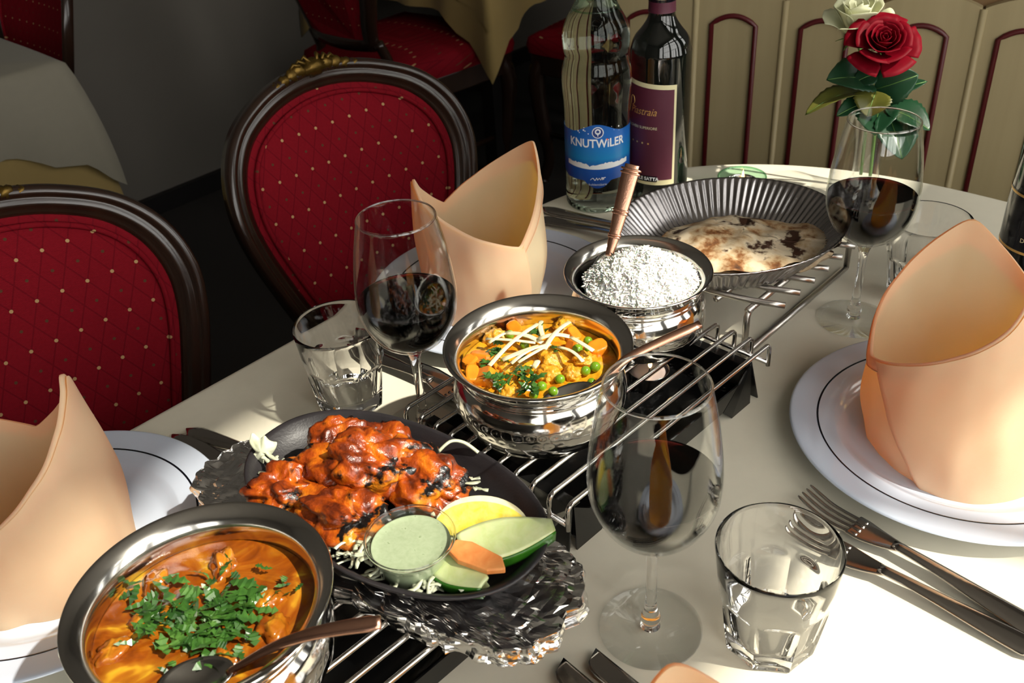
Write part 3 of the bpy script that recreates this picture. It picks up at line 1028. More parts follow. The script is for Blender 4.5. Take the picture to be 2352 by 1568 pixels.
rng = random.Random(11)
PEAS = [(.0203, .6037), (.0351, .6116), (.0285, .5946), (.0424, .5995), (.0561, .6213), (.0640, .6242), (.0623, .6634), (.0677, .6568), (.0617, .6493), (.0524, .6488), (-.0015, .6786), (.0590, .6055), (.0136, .5935), (-.0071, .6410), (.0100, .6640)]
pm = MB().blob((0, 0, 0), (.0042, .0042, .0040), 1, .03, 1.5, 20).build('green_pea', M['pea'], loc=(PEAS[0][0], PEAS[0][1], T + .1135))
PEAL = ['plump green pea lying near the spoon bowl in the vegetable curry'] * 4 + ['green pea between the spoon and the pea cluster in the vegetable curry'] * 2 + ['green pea in the cluster beside the deep orange carrot'] * 4 + ['green pea half hidden under the ginger strips', 'green pea half under the spoon in the vegetable curry', 'plump green pea lying near the spoon bowl in the vegetable curry', 'green pea half hidden under the ginger strips', 'green pea half hidden under the ginger strips']
tag(pm, PEAL[0], 'pea', 'peas in the vegetable curry')
for k, (x, y) in enumerate(PEAS[1:]):
    o = pm.copy(); COL.objects.link(o); o.location = (x, y, T + .1132 + rng.uniform(-.0012, .0016)); s = rng.uniform(.86, 1.08); o.scale = (s, s, s); o['label'] = PEAL[k + 1]
CAR = [(-.0244, .6488, .013, .009), (-.0345, .6437, .008, .007), (-.0239, .6219, .011, .010), (-.0336, .6263, .007, .010), (.0033, .6870, .010, .007), (.0690, .6511, .010, .008), (.0509, .6726, .009, .006), (.0504, .6574, .008, .006)]
for k, (x, y, a, b) in enumerate(CAR):
    m = MB(); R_ = rotm(rng)
    h = .005; ch = .0015
    pts = []
    for sz in (-1, 1):
        for i in range(10):
            q = 2 * pi * i / 10; c, s = cos(q), sin(q)
            e = .62
            pts.append(R_ @ Vector((a * math.copysign(abs(c) ** e, c) * (.82 if sz > 0 else 1), b * math.copysign(abs(s) ** e, s) * (.82 if sz > 0 else 1), sz * h)))
    m.add(pts, [tuple(range(9, -1, -1)), tuple(range(10, 20))] + [(i, (i + 1) % 10, 10 + (i + 1) % 10, 10 + i) for i in range(10)], False)
    o = m.build('carrot_chunk', M['carrot'], loc=(x, y, T + .1125), bevel=.0015)
    tag(o, ['large soft carrot chunk beside the dark coriander in the vegetable curry', 'soft carrot chunk pressed against the bowl wall opposite the spoon', 'broad pale carrot chunk beside the coriander, opposite the spoon', 'soft carrot chunk pressed against the bowl wall opposite the spoon', 'carrot chunk behind the crossed ginger strips by the bowl wall', 'deep orange carrot chunk against the bowl wall beside the pea cluster', 'carrot chunk by the ginger ends near the pea cluster', 'carrot chunk by the ginger ends near the pea cluster'][k], 'carrot', 'carrot chunks in the vegetable curry')
for k, (x, y, s) in enumerate([(.0326, .6432, .014), (.0256, .6220, .011), (.0453, .6211, .009), (-.0091, .6341, .011), (-.0067, .6010, .010), (-.0151, .6800, .010), (.0573, .6390, .010), (.045, .685, .012)]):
    o = MB().blob((0, 0, 0), (s, s * .8, .0065), k + 3, .34, 2.4, 40, rotm(rng)).build('cauliflower_piece', M['cauli'], loc=(x, y, T + .1105))
    tag(o, 'largest lumpy cauliflower floret, at the crossing of the ginger strips' if k == 0 else 'lumpy cauliflower piece between the peas and the ginger strips' if k in (1, 2, 6) else 'lumpy sauce-coated cauliflower piece between carrot chunks and the bowl wall', 'cauliflower', 'cauliflower pieces in the vegetable curry')
GIN = [((-.0211, .6649), (.0189, .6538)), ((-.0191, .6256), (.0224, .6807)), ((-.0086, .6314), (.0212, .6469)), ((-.0019, .6204), (.0274, .6428)), ((.0257, .6873), (.0259, .6613)), ((-.0055, .6722), (.0244, .6539)), ((.0036, .6236), (.0303, .6457)), ((.0252, .6382), (.0486, .6755)), ((.0152, .6221), (.0184, .6311)), ((.0365, .6433), (.0543, .6203)), ((.0477, .6551), (.0638, .6333)), ((.0217, .6551), (.0467, .6552)), ((-.0189, .6587), (-.0055, .6713))]
for k, (a, b) in enumerate(GIN):
    z = .1205 + .0016 * (k % 4)
    pts = []
    for i in range(7):
        q = i / 6; w = .0016 * sin(pi * q) * (1 if k % 2 else -1)
        dx, dy = b[0] - a[0], b[1] - a[1]; l = sqrt(dx * dx + dy * dy)
        pts.append((a[0] + dx * q - dy / l * w, a[1] + dy * q + dx / l * w, T + z + .002 * sin(pi * q) - .001 * (k % 3)))
    o = MB().tube(pts, .00115 + .0003 * (k % 3), 8, sx=1.5, sy=.5, up=(0, 0, 1)).build('ginger_strip', M['ginger'])
    tag(o, 'thin pale ginger strip lying on top of the vegetable curry', 'ginger', 'ginger strips on the vegetable curry')


def herb_mesh(name, spots, z, rng, per, size, label, spread=.006):
    m = MB()
    for (x, y) in spots:
        for _ in range(per):
            L = size * rng.uniform(.5, 1.7); w = size * rng.uniform(.12, .32)
            R_ = Matrix.Rotation(rng.uniform(0, 6.28), 3, 'Z') @ Matrix.Rotation(rng.uniform(-.7, .7), 3, 'X') @ Matrix.Rotation(rng.uniform(-.5, .5), 3, 'Y')
            c = Vector((x + rng.gauss(0, spread), y + rng.gauss(0, spread), T + z + rng.uniform(0, .0045)))
            bend = rng.uniform(-.5, .5)
            prof = [(-1, .10), (-.6, .75), (-.45, .45), (-.1, 1.05), (.1, .55), (.45, 1.0), (.6, .5), (1.0, .10)]
            vs = []
            for px, pw in prof:
                for sy in (-1, 1):
                    vs.append(c + R_ @ Vector((px * L / 2, sy * pw * w * rng.uniform(.6, 1.3), bend * L * .3 * px * px + pw * w * .3)))
            m.add(vs, [(2 * i, 2 * i + 1, 2 * i + 3, 2 * i + 2) for i in range(7)], False)
    o = m.build(name, M['herb'])
    return tag(o, label, 'herbs', kind='stuff')


CILF = [(-.1881, .4098), (-.1782, .4123), (-.1883, .3984), (-.1804, .3913), (-.1750, .3892), (-.1983, .3977), (-.2064, .4049), (-.2120, .4120), (-.2205, .3997), (-.2275, .4068), (-.2288, .4021), (-.2184, .3915), (-.2083, .3813), (-.2326, .3881), (-.1977, .3789), (-.1850, .3717), (-.1753, .3784), (-.1694, .3999), (-.1661, .4029), (-.1659, .4162), (-.1833, .3868), (-.1693, .3856), (-.1945, .3863), (-.2075, .3985), (-.188, .404), (-.184, .397), (-.193, .392)]
CILF2 = [(-.1535, .4201), (-.1518, .4098), (-.2066, .4166), (-.2222, .4266), (-.1965, .4242), (-.2037, .4328), (-.1833, .4247), (-.2045, .3660), (-.1862, .4391), (-.2480, .4239), (-.2361, .4193), (-.1436, .4158), (-.1707, .3675), (-.1633, .4316), (-.2372, .3824)]
CILM = [(-.0118, .6548), (-.0156, .6487), (-.0214, .6350), (-.0092, .6479), (.0078, .6377), (.0048, .6131), (.0069, .6205), (.0118, .6107), (.0047, .5960), (.0107, .5950), (-.0138, .6139), (-.0132, .6048), (-.0034, .6081), (.0211, .6760), (.0171, .6731), (.0341, .6489)]
hr = random.Random(5)
herb_mesh('chopped_coriander', CILF, .1118, hr, 5, .0145, 'heap of chopped green coriander on the creamy orange curry', .0045)
herb_mesh('coriander_flecks', CILF2, .1112, hr, 2, .0105, 'loose coriander flecks around the heap on the creamy orange curry', .003)
herb_mesh('coriander_leaves', CILM, .1155, hr, 5, .0105, 'dark coriander leaves on the yellow vegetable curry under the ginger', .003)
for k, (x, y, s) in enumerate([(-.2460, .3790, .012), (-.1516, .3904, .014), (-.1920, .4430, .013), (-.2340, .3996, .010), (-.1609, .4074, .012), (-.232, .4300, .012), (-.175, .365, .011)]):
    o = MB().blob((0, 0, 0), (s, s * .75, .0070), k + 20, .35, 1.8, 36, rotm(rng)).build('curry_chunk', M['curry_front'], loc=(x, y, T + .1075))
    tag(o, ['sauce-covered chunk at the bowl wall beside the spoon scoop', 'large sauce-covered chunk at the bowl wall beside the spoon handle', 'sauce-covered chunk beyond the coriander by the pale cream swirl', 'sauce-covered chunk at the edge of the coriander opposite the spoon handle', 'sauce-covered chunk beside the coriander above the spoon handle', 'sauce-covered chunk by the bowl wall nearest the napkin', 'sauce-covered chunk under the spoon handle'][k], 'chicken chunk', 'chunks in the creamy curry')

# ------------------------------------------------------------------ rice
rm = MB(); rr = random.Random(21); RR = .0505


def rice_h(x, y):
    k = sqrt(x * x + y * y) / RR
    p = Vector((x, y, 0)) * 60
    return .0235 * max(0, 1 - k ** 2.2) + .004 * noise.noise(p) + .0025 * noise.noise(p * 2.3 + Vector((3, 1, 0)))


n = 60; rings = 22
vs = [(0, 0, rice_h(0, 0))]; fs = []
for r in range(1, rings + 1):
    for i in range(n):
        a = 2 * pi * i / n; x, y = RR * 1.02 * r / rings * cos(a), RR * 1.02 * r / rings * sin(a)
        vs.append((x, y, rice_h(x, y) - (.02 if r == rings else 0)))
for i in range(n): fs.append((0, 1 + i, 1 + (i + 1) % n))
for r in range(rings - 1):
    for i in range(n):
        a = 1 + r * n + i; b = 1 + r * n + (i + 1) % n; fs.append((a, a + n, b + n, b))
rm.add(vs, fs)
for _ in range(2600):
    a = rr.uniform(0, 2 * pi); q = sqrt(rr.uniform(0, 1)) * RR * 1.01
    x, y = q * cos(a), q * sin(a)
    L = rr.uniform(.0032, .0050); w = rr.uniform(.00080, .00105)
    d = Vector((rr.gauss(0, 1), rr.gauss(0, 1), rr.gauss(.05, .28))).normalized()
    s = d.cross(Vector((.3, .2, 1))).normalized(); t_ = d.cross(s)
    c = Vector((x, y, rice_h(x, y) + rr.uniform(-.0006, .0012))); bend = s * rr.uniform(-.0004, .0004)
    vs = [c - d * L]
    for px, pw in ((-.6, .85), (0.05, 1.0), (.65, .8)):
        for k in range(4):
            an = k * pi / 2
            vs.append(c + d * (px * L) + bend * (1 - px * px) * 2 + (s * cos(an) + t_ * sin(an)) * (w * pw))
    vs.append(c + d * L)
    f2 = [(0, 1 + (k + 1) % 4, 1 + k) for k in range(4)]
    for ri in range(2):
        for k in range(4): f2.append((1 + ri * 4 + k, 1 + ri * 4 + (k + 1) % 4, 5 + ri * 4 + (k + 1) % 4, 5 + ri * 4 + k))
    f2 += [(9 + k, 9 + (k + 1) % 4, 13) for k in range(4)]
    rm.add(vs, f2)
tag(rm.build('boiled_rice', M['rice'], loc=(BR[0] + .003, BR[1] - .003, T + .1175)), 'heap of fluffy white long-grain rice in the steel bowl', 'rice', kind='stuff')

# ------------------------------------------------------------------ serving spoons


def make_spoon(label, path, width, tip_dir, mat, bands=(), bowl=True):
    s = thing('serving_spoon', label, 'spoon', (path[0][0], path[0][1], T + path[0][2]), 0, 'copper-handled serving spoons')
    o = Vector((path[0][0], path[0][1], path[0][2]))
    pts = smooth_path([Vector(p) - o for p in path], 8)
    n = len(pts)
    rs = [(.0017, (width * (.42 + .58 * (i / (n - 1))) / 2) * (1 if i < n - 2 else .8)) for i in range(n)]
    MB().tube(pts, rs, 12, up=(0, -.5, 1)).build('handle', mat, s)
    for q in bands:
        for dq in (-.016, .016):
            i = (q + dq) * (n - 1); k = int(i); f_ = i - k
            p = pts[k].lerp(pts[min(k + 1, n - 1)], f_); t_ = (pts[min(k + 1, n - 1)] - pts[k]).normalized()
            w = rs[k][1] * 1.16
            MB().tube([p - t_ * .0010, p, p + t_ * .0010], [(.0019, w * .97), (.0025, w * 1.06), (.0019, w * .97)], 12, up=(0, -.5, 1)).build('band', M['copper_smooth'], s)
    if bowl:
        d = Vector(tip_dir).normalized(); sd = d.cross(Vector((0, 0, 1))).normalized(); upv = sd.cross(d)

        def fn(u, v):
            a = 2 * pi * u; rr_ = v
            return d * (.020 + .022 * rr_ * cos(a) - .002) + sd * (.0135 * rr_ * sin(a)) - upv * (.0065 * (1 - rr_ * rr_)) + upv * .001
        MB().grid(fn, 32, 8, cu=True).build('spoon_bowl', M['steel_in'], s, solid=.0010)
    return s


make_spoon('copper spoon with banded handle standing upright in the rice', [(.0925, .7660, .1330), (.0985, .7735, .150), (.1060, .7830, .172), (.1175, .7970, .2060)], .0165, (-.3, -.35, -.8), M['copper'], (.32, .62, .93))
make_spoon('slim copper spoon resting in the yellow vegetable curry', [(.0560, .5870, .1205), (.0720, .5910, .1310), (.0900, .5985, .1405), (.1440, .6180, .1510)], .0085, (-1, -.15, -.25), M['copper_smooth'])
make_spoon('copper spoon with a steel scoop resting in the creamy orange curry', [(-.1700, .3520, .1190), (-.1420, .3545, .1345), (-.1150, .3545, .1440), (-.0810, .3530, .1500)], .0095, (-1, .02, -.15), M['copper_smooth'])

# ------------------------------------------------------------------ sizzler: foil-covered board, iron plate and what lies on it
t_ = NT('crumpled_foil'); c_ = t_.coord()
v_ = t_.n('TexVoronoi', Scale=70.0); t_.set(v_.inputs['Vector'], c_)
h_ = t_.math('ADD', v_.outputs[0], t_.noise(c_, 130, 4, .6, .4))
t_.pbr(Base_Color=(.80, .79, .78, 1), Metallic=1.0, Roughness=.15, Normal=t_.bump(h_, .10, .002)); M['foil'] = t_.m
fm = MB(); HL, HB = .158, .055


def foil(u, v):
    a = 2 * pi * u; c, s = cos(a), sin(a)
    e = 2 / 3.4
    k = min(1, v / .62)
    x = HL * math.copysign(abs(c) ** e, c) * k; y = HB * (1 + .10 * c) * math.copysign(abs(s) ** e, s) * k
    z = .0175 if v <= .62 else .0175 - (v - .62) / .38 * .0170
    edge_ = max(0, k - .45) / .55
    p = Vector((x, y, z)) * 36
    q1 = abs(noise.noise(p)); q2 = abs(noise.noise(p * 2.1 + Vector((5, 2, 1)))); q3 = abs(noise.noise(p * 4.1 + Vector((1, 7, 3))))
    d = 1.0 * q1 + .9 * q2 + .5 * q3 - .6
    amp = .0052 * edge_ + .0012
    q = Vector((x, y, z)) + Vector((c, s, 0)) * (amp * d * (1.0 if v > .5 else 0))
    q += Vector((noise.noise(p * 1.7 + Vector((9, 0, 0))), noise.noise(p * 1.7 + Vector((0, 9, 0))), 0)) * (.0045 * edge_)
    if v <= .64: q.z += amp * d * .75 - .0012 * edge_
    return q


fm.grid(foil, 230, 72, cu=True, smooth=False)
fb = fm.build('sizzler_board', M['foil'], loc=(-.1065, .4991, T + .0632))
fb.rotation_euler = (0, 0, radians(-34))
tag(fb, 'long serving board wrapped in crumpled aluminium foil under the iron plate', 'board')
SZ = Vector((-.0925, .5050, T + .0815)); SR = radians(-40)
sm = MB(); SA, SB = .1235, .0705
prof = [(0, 0), (.70, 0), (.80, .0015), (.93, .014), (.985, .0205), (1.0, .0222), (1.0, .0235), (.985, .0240), (.955, .0228), (.90, .0165), (.78, .0055), (.70, .0040), (0, .0036)]
vs = []; fs = []; rows = []; N = 96
for k, z in prof:
    if k == 0: rows.append([len(vs)]); vs.append((0, 0, z)); continue
    row = []
    for i in range(N):
        a = 2 * pi * i / N; c, s = cos(a), sin(a); e = 2 / 2.25
        row.append(len(vs)); vs.append((SA * k * math.copysign(abs(c) ** e, c), SB * k * math.copysign(abs(s) ** e, s), z))
    rows.append(row)
for p, q in zip(rows, rows[1:]):
    for i in range(N):
        j = (i + 1) % N
        if len(p) == 1: fs.append((p[0], q[j], q[i]))
        elif len(q) == 1: fs.append((p[i], p[j], q[0]))
        else: fs.append((p[i], p[j], q[j], q[i]))
so = sm.add(vs, fs).build('sizzler_plate', M['iron'], loc=SZ); so.rotation_euler = (0, 0, SR)
tag(so, 'oval black cast-iron sizzler plate with tandoori chicken and salad', 'plate')


def chick(name, c, s, seed, rz, tilt, label, amp=.42):
    R_ = Matrix.Rotation(rz, 3, 'Z') @ Matrix.Rotation(tilt, 3, 'Y')
    m = MB(); o = Vector((seed * 7.3, seed * 2.9, seed))

    def fn(u, v):
        a = 2 * pi * u; b = pi * (v - .5)
        d = Vector((cos(a) * cos(b), sin(a) * cos(b), sin(b)))
        k = 1 + amp * noise.noise(d * 1.5 + o) + amp * .32 * noise.noise(d * 3.4 + o) - amp * .75 * (1 - min(1, abs(noise.noise(d * 1.7 + o * 2)) * 5)) * .5 + amp * .10 * noise.noise(d * 9 + o) + amp * .05 * noise.noise(d * 18 + o)
        return R_ @ Vector((d.x * s[0] * k, d.y * s[1] * k, d.z * s[2] * k))
    m.grid(fn, 84, 42, cu=True)
    ob = m.build(name, M['chicken'], loc=(c[0], c[1], T + c[2]))
    return tag(ob, label, 'chicken', 'tandoori chicken pieces on the iron plate')


chick('chicken_piece', (-.1640, .5140, .1070), (.0270, .0210, .0175), 1, .6, .2, 'dark charred chicken piece at the cabbage end of the iron plate')
chick('chicken_piece', (-.1310, .5480, .1110), (.0330, .0210, .0185), 2, .5, -.2, 'bright orange chicken piece with a charred rim by the far plate wall')
chick('chicken_piece', (-.1070, .5200, .1170), (.0400, .0250, .0215), 3, -.2, .1, 'big central chicken piece with black char ridges on top of the pile')
chick('chicken_piece', (-.0730, .5150, .1080), (.0360, .0260, .0185), 4, -.6, .15, 'golden orange chicken piece with a black edge next to the lemon wedge')
chick('chicken_piece', (-.1220, .4850, .1070), (.0400, .0215, .0175), 5, -.5, .05, 'red-brown chicken piece beside the mint sauce cup')
chick('chicken_piece', (-.0960, .5480, .1080), (.0280, .0190, .0160), 6, -.3, .1, 'small charred chicken piece tucked behind the pile at the plate wall')

# cabbage shreds
cr = random.Random(8); cm_ = MB()
CAB = [(-.1860, .5480), (-.1800, .5300), (-.1720, .5090), (-.1685, .5034), (-.1600, .4950), (-.1478, .4842), (-.1400, .4740), (-.1275, .4619), (-.1150, .4540), (-.1063, .4482), (-.0950, .4400), (-.0856, .4313), (-.0740, .4290), (-.0635, .4256), (-.0540, .4230), (-.0470, .4640), (-.0420, .5100), (-.0420, .5200), (-.0500, .4360)]
for (x, y) in CAB:
    x, y = x + (SZ.x - x) * .08, y + (SZ.y - y) * .08
    for _ in range(13):
        a = cr.uniform(0, 6.28); L = cr.uniform(.008, .020); b = cr.uniform(-1.2, 1.2)
        p = Vector((x + cr.gauss(0, .0045), y + cr.gauss(0, .0045), T + .0935 + cr.uniform(0, .013)))
        pts = []
        for i in range(6):
            pts.append(p.copy()); a += b * .25
            p = p + Vector((cos(a), sin(a), cr.uniform(-.15, .15))) * (L / 5)
        cm_.tube(pts, [(.0004, cr.uniform(.0008, .0020)) for _ in pts], 6)
tag(cm_.build('cabbage_shreds', M['cabbage']), 'bed of pale shredded cabbage spilling round the chicken on the iron plate', 'cabbage', kind='stuff')
lf = MB()


def cleaf(u, v):
    a = 2 * pi * u; r = v * (.0095 + .0030 * sin(3 * a + 1) + .0016 * sin(7 * a))
    x, y = r * cos(a), r * sin(a)
    return Vector((-.1895 + x * .9, .5560 + y * .5 + .004 * v * v, T + .1080 + y * .95 + .0025 * sin(x * 500) * v))


lf.grid(cleaf, 28, 6, cu=True)
tag(lf.build('cabbage_leaf', M['cabbage'], solid=.0008, sub=1), 'pale cabbage leaf piece standing at the edge of the iron plate', 'cabbage')
cs = MB().tube(smooth_path([(-.060, .5420, T + .106), (-.050, .5480, T + .1110), (-.040, .5470, T + .1100), (-.030, .5400, T + .1055)], 5), .0011, 6, sx=1.3)
tag(cs.build('cabbage_strip', M['cabbage']), 'curled cabbage strip leaning over the far rim of the iron plate', 'cabbage')

# mint sauce cup
CUP = thing('sauce_cup', 'small clear glass cup of green mint sauce on the iron plate', 'cup', (-.0735, .4465, T + .0862))
MB().lathe(smooth_prof([(0, .001), (.019, .001), (.0205, 0), (.0215, .002), (.0245, .014), (.0265, .024), (.0285, .029), (.0290, .0325)], 4) + smooth_prof([(.0290, .0325), (.0280, .0330), (.0268, .0315), (.0255, .0250), (.0228, .0120), (.0195, .0040), (0, .0035)], 4)[1:], 64).build('glass', M['thin'], CUP)
MB().lathe(smooth_prof([(0, .0036), (.0192, .0042), (.0225, .0125), (.0250, .0245), (.0256, .0272)], 4) + [(.0250, .0269), (.018, .0266), (.006, .0269), (0, .0270)], 64).build('mint_sauce', M['mint'], CUP)

MB().tube([(.0286 * cos(2 * pi * i / 56), .0286 * sin(2 * pi * i / 56), .0326) for i in range(56)], .0009, 8, closed=True).build('rim', M['thick'], CUP)

# lemon wedge
LW = thing('lemon_wedge', 'yellow lemon wedge lying beside the mint sauce cup', 'lemon', (-.0270, .4660, T + .1050), radians(-12))


def lem_r(u): return .0275 * sqrt(max(0, 1 - (2 * u - 1) ** 2)) ** .85


def lem(u, r, a):                                                    # point of the wedge: length, radius share, angle round the core
    return (-.033 + .066 * u, -.0105 + lem_r(u) * r * cos(a), -.0005 + lem_r(u) * r * sin(a))


A1, A2 = radians(38), radians(-40)
MB().grid(lambda u, v: lem(u, 1.0, A2 + (A1 - A2) * v), 28, 10).build('rind', M['lemon_rind'], LW)
MB().grid(lambda u, v: lem(u, .86 + .14 * v, A1), 28, 2).build('pith', M['ginger'], LW)
MB().grid(lambda u, v: Vector(lem(u, .86 * v, A1)) + Vector((0, 0, .0007 * sin(u * 26) * sin(pi * v))), 28, 8).build('flesh', M['lemon_flesh'], LW)
MB().grid(lambda u, v: lem(u, v, A2), 28, 4).build('under_flesh', M['lemon_flesh'], LW)


def make_cuc(label, loc, rz, L, R, tilt):
    g = thing('cucumber_slice', label, 'cucumber', loc, rz, 'cucumber pieces on the iron plate')
    g.rotation_euler = (tilt, 0, rz)

    def prof(u): return R * sqrt(max(.02, 1 - (1.75 * (u - .42)) ** 2)) if u < .42 else R * (1 - .72 * ((u - .42) / .58) ** 1.6)
    MB().grid(lambda u, v: (L * (u - .5), prof(u) * (2 * v - 1), .004 + .0012 * (1 - (2 * v - 1) ** 2)), 20, 10).build('flesh', M['cuc_flesh'], g, solid=.003)
    MB().grid(lambda u, v: (L * (u - .5), -prof(u) - .0008, .005 - .011 * v), 20, 4).build('skin', M['cuc_skin'], g, solid=.0016)
    MB().grid(lambda u, v: (L * (u - .5), -prof(u) + prof(u) * 1.8 * v, -.006 + .004 * v), 20, 4).build('under_face', M['cuc_flesh'], g, solid=.001)
    return g


make_cuc('long cucumber wedge with dark green skin pointing over the plate rim', (-.0125, .4480, T + .1085), radians(13), .062, .0140, .25)
make_cuc('short cucumber wedge lying under the carrot slice', (-.0430, .4300, T + .1010), radians(-40), .042, .0125, .2)
ct = MB().prism([(-.019, -.004), (-.010, -.008), (.010, -.007), (.020, -.001), (.014, .006), (-.008, .008), (-.018, .005)], -.0028, .0028)
co = ct.build('carrot_slice', M['carrot_raw'], loc=(-.0310, .4310, T + .1120), bevel=.001); co.rotation_euler = (.15, .12, radians(-28))
tag(co, 'orange raw carrot slice lying on the short cucumber wedge', 'carrot')

# ------------------------------------------------------------------ flatbread
OUTN = [(-.098, -.012), (-.080, .020), (-.035, .050), (.005, .056), (.045, .048), (.085, .018), (.098, -.014), (.070, -.038), (.020, -.058), (-.035, -.056), (-.075, -.036)]
nb = smooth_path([(x, y, 0) for x, y in OUTN], 8, True)


def bread(u, v, top):
    i = u * len(nb); k = int(i) % len(nb); p = nb[k]
    w = 1 + .02 * sin(u * 60)
    x, y = p.x * v * w, p.y * v * w
    q = Vector((x, y, 0))
    z = .0035 * noise.noise(q * 30) + .0028 * noise.noise(q * 70 + Vector((4, 1, 2)))
    z += .010 * math.exp(-((x + .03) ** 2 + (y - .005) ** 2) / .0020)
    if top: z += .0045 * (1 - v ** 4) + .0015
    else: z = z * .3 - .002 * (1 - v ** 6)
    return Vector((x, y, z))


BRD = thing('flatbread', 'charred folded flatbread lying in the ribbed oval dish', 'bread', (.2370, .8640, T + .0805), radians(2))
b1 = MB(); nn_ = len(nb)
b1.grid(lambda u, v: bread(u, v, True), nn_, 26, cu=True).grid(lambda u, v: bread(u, v, False), nn_, 12, cu=True, flip=True)
b1.build('upper_layer', M['bread'], BRD)
b2 = MB()


def lower(u, v, top):
    p = bread(u, v, top); q = Vector((p.x * .93 - .004, p.y * .90 - .012, p.z * .7 - .0060)); return q


b2.grid(lambda u, v: lower(u, v, True), nn_, 20, cu=True).grid(lambda u, v: lower(u, v, False), nn_, 10, cu=True, flip=True)
b2.build('lower_layer', M['bread'], BRD)
# ------------------------------------------------------------------ lettering on curved labels


def letters(body, size, Rr, th, z, mat, parent, name='lettering', bold=0.0, shear=0.0, space=1.0, align='CENTER', squash=1.0, width=None):
    cu = bpy.data.curves.new('t', 'FONT'); cu.body = body; cu.size = size; cu.align_x = align; cu.align_y = 'CENTER'
    cu.offset = bold; cu.shear = shear; cu.space_character = space; cu.resolution_u = 3
    ob = bpy.data.objects.new('t', cu); COL.objects.link(ob)
    bpy.context.view_layer.update()
    me = bpy.data.meshes.new_from_object(ob.evaluated_get(bpy.context.evaluated_depsgraph_get()))
    bpy.data.objects.remove(ob); bpy.data.curves.remove(cu)
    bm = bmesh.new(); bm.from_mesh(me)
    bmesh.ops.triangulate(bm, faces=bm.faces)
    bmesh.ops.subdivide_edges(bm, edges=[e for e in bm.edges if e.calc_length() > size * .25], cuts=2)
    if width:
        xs = [v.co.x for v in bm.verts]; squash = width / (max(xs) - min(xs))
    for v in bm.verts:
        a = th + v.co.x * squash / Rr
        v.co = Vector((Rr * cos(a), Rr * sin(a), z + v.co.y))
    bm.to_mesh(me); bm.free()
    me.materials.append(mat)
    o = bpy.data.objects.new(name, me); COL.objects.link(o); o.parent = parent
    return o


def patch(Rr, th0, th1, lo, hi, nu=40, nv=6):
    def fn(u, v):
        a = th0 + (th1 - th0) * u; z0 = lo(u) if callable(lo) else lo; z1 = hi(u) if callable(hi) else hi
        return (Rr * cos(a), Rr * sin(a), z0 + (z1 - z0) * v)
    return MB().grid(fn, nu, nv)


def disc_on(Rr, th, z, r0, r1, sx=1.0, n=28):
    def fn(u, v):
        q = 2 * pi * u; r = r0 + (r1 - r0) * v; a = th + r * sx * cos(q) / Rr
        return (Rr * cos(a), Rr * sin(a), z + r * sin(q))
    return MB().grid(fn, n, 3, cu=True)


M['white_ink'] = plain('white_print', (.82, .84, .86), .4)
M['gold'] = plain('gold_print', (.80, .50, .16), .35, .6)
M['cream_ink'] = plain('cream_print', (.72, .66, .40), .45)
M['maroon'] = plain('maroon_label', (.085, .012, .030), .5)
M['navy'] = plain('navy_print', (.02, .05, .22), .4)
M['orange_dot'] = plain('red_dot', (.75, .08, .03), .4)
t_ = NT('blue_label'); tc = t_.t.nodes.new('ShaderNodeTexCoord'); sx_ = t_.n('SeparateXYZ'); t_.i(sx_, 0, tc.outputs['Object'])
bl_ = t_.ramp(t_.math('MULTIPLY', sx_.outputs[2], 8.0), [(.28, (.006, .05, .27)), (.52, (.008, .09, .40)), (.60, (.01, .22, .52)), (.80, (.012, .13, .48)), (1.0, (.008, .09, .36))])
t_.pbr(Base_Color=bl_, Roughness=.35); M['bluelabel'] = t_.m
M['bottleglass'] = glass_mat('water_bottle_glass', (.93, .97, .93), 1.33)
M['greenglass'] = thin_glass('green_glass', (.72, .90, .78), 1.5, (.05, .25, .12))
M['winebottle'] = plain('dark_bottle_glass', (.004, .005, .004), .03, coat=.6)

# water bottle
WB = thing('water_bottle', 'clear glass water bottle with a blue label, beside the dark wine bottle', 'bottle', (.1254, 1.1560, T))
prof = smooth_prof([(.0300, .0035), (.0370, .0005), (.0405, .004), (.0408, .014), (.0405, .05), (.0405, .128), (.0420, .150), (.0425, .167), (.0412, .180), (.0380, .1915), (.0392, .200), (.0402, .211), (.0398, .221), (.0360, .2335), (.0262, .251), (.0185, .272), (.0148, .290), (.0142, .305)], 4)
MB().lathe([(0, .006)] + prof + [(.0150, .306), (.0150, .312), (.0135, .313), (0, .313)], 80).build('glass_body', M['bottleglass'], WB)
MB().tube([(.0268 * cos(a), .0268 * sin(a), .2478) for a in [2 * pi * i / 40 for i in range(40)]], .0012, 8, closed=True).build('water_line', M['greenglass'], WB)
MB().lathe([(0, .330), (.0150, .330), (.0158, .327), (.0158, .313), (.0150, .312), (.0150, .3125)], 40).build('screw_cap', M['bluelabel'], WB)
TW = radians(-96.2); RL = .0411
lab = patch(RL, TW - 1.75, TW + 1.75, lambda u: .036 + .010 * min(1, abs(u - .5) / .12) ** 2 * 1.0 if abs(u - .5) < .30 else .046 + .030 * (abs(u - .5) - .30), lambda u: .113 + .0105 * (cos(min(1, abs(u - .5) / .24) * pi) * .5 + .5) - .004, 60, 6).build('label', M['bluelabel'], WB)
RT = RL + .0003
letters('KNUTWiLER', .0150, RT, TW - .02, .0950, M['white_ink'], lab, bold=.0003, width=.0740)
disc_on(RT + .0003, TW + .300, .1003, 0, .0011).build('dot', M['orange_dot'], lab)
disc_on(RT, TW + .02, .1095, 0, .0072).build('emblem_halo', M['white_ink'], lab)
em = disc_on(RT + .0002, TW + .02, .1095, 0, .0062).build('emblem', M['navy'], lab)
disc_on(RT + .0004, TW + .02, .1108, .0020, .0036).build('emblem_tree', M['white_ink'], em)
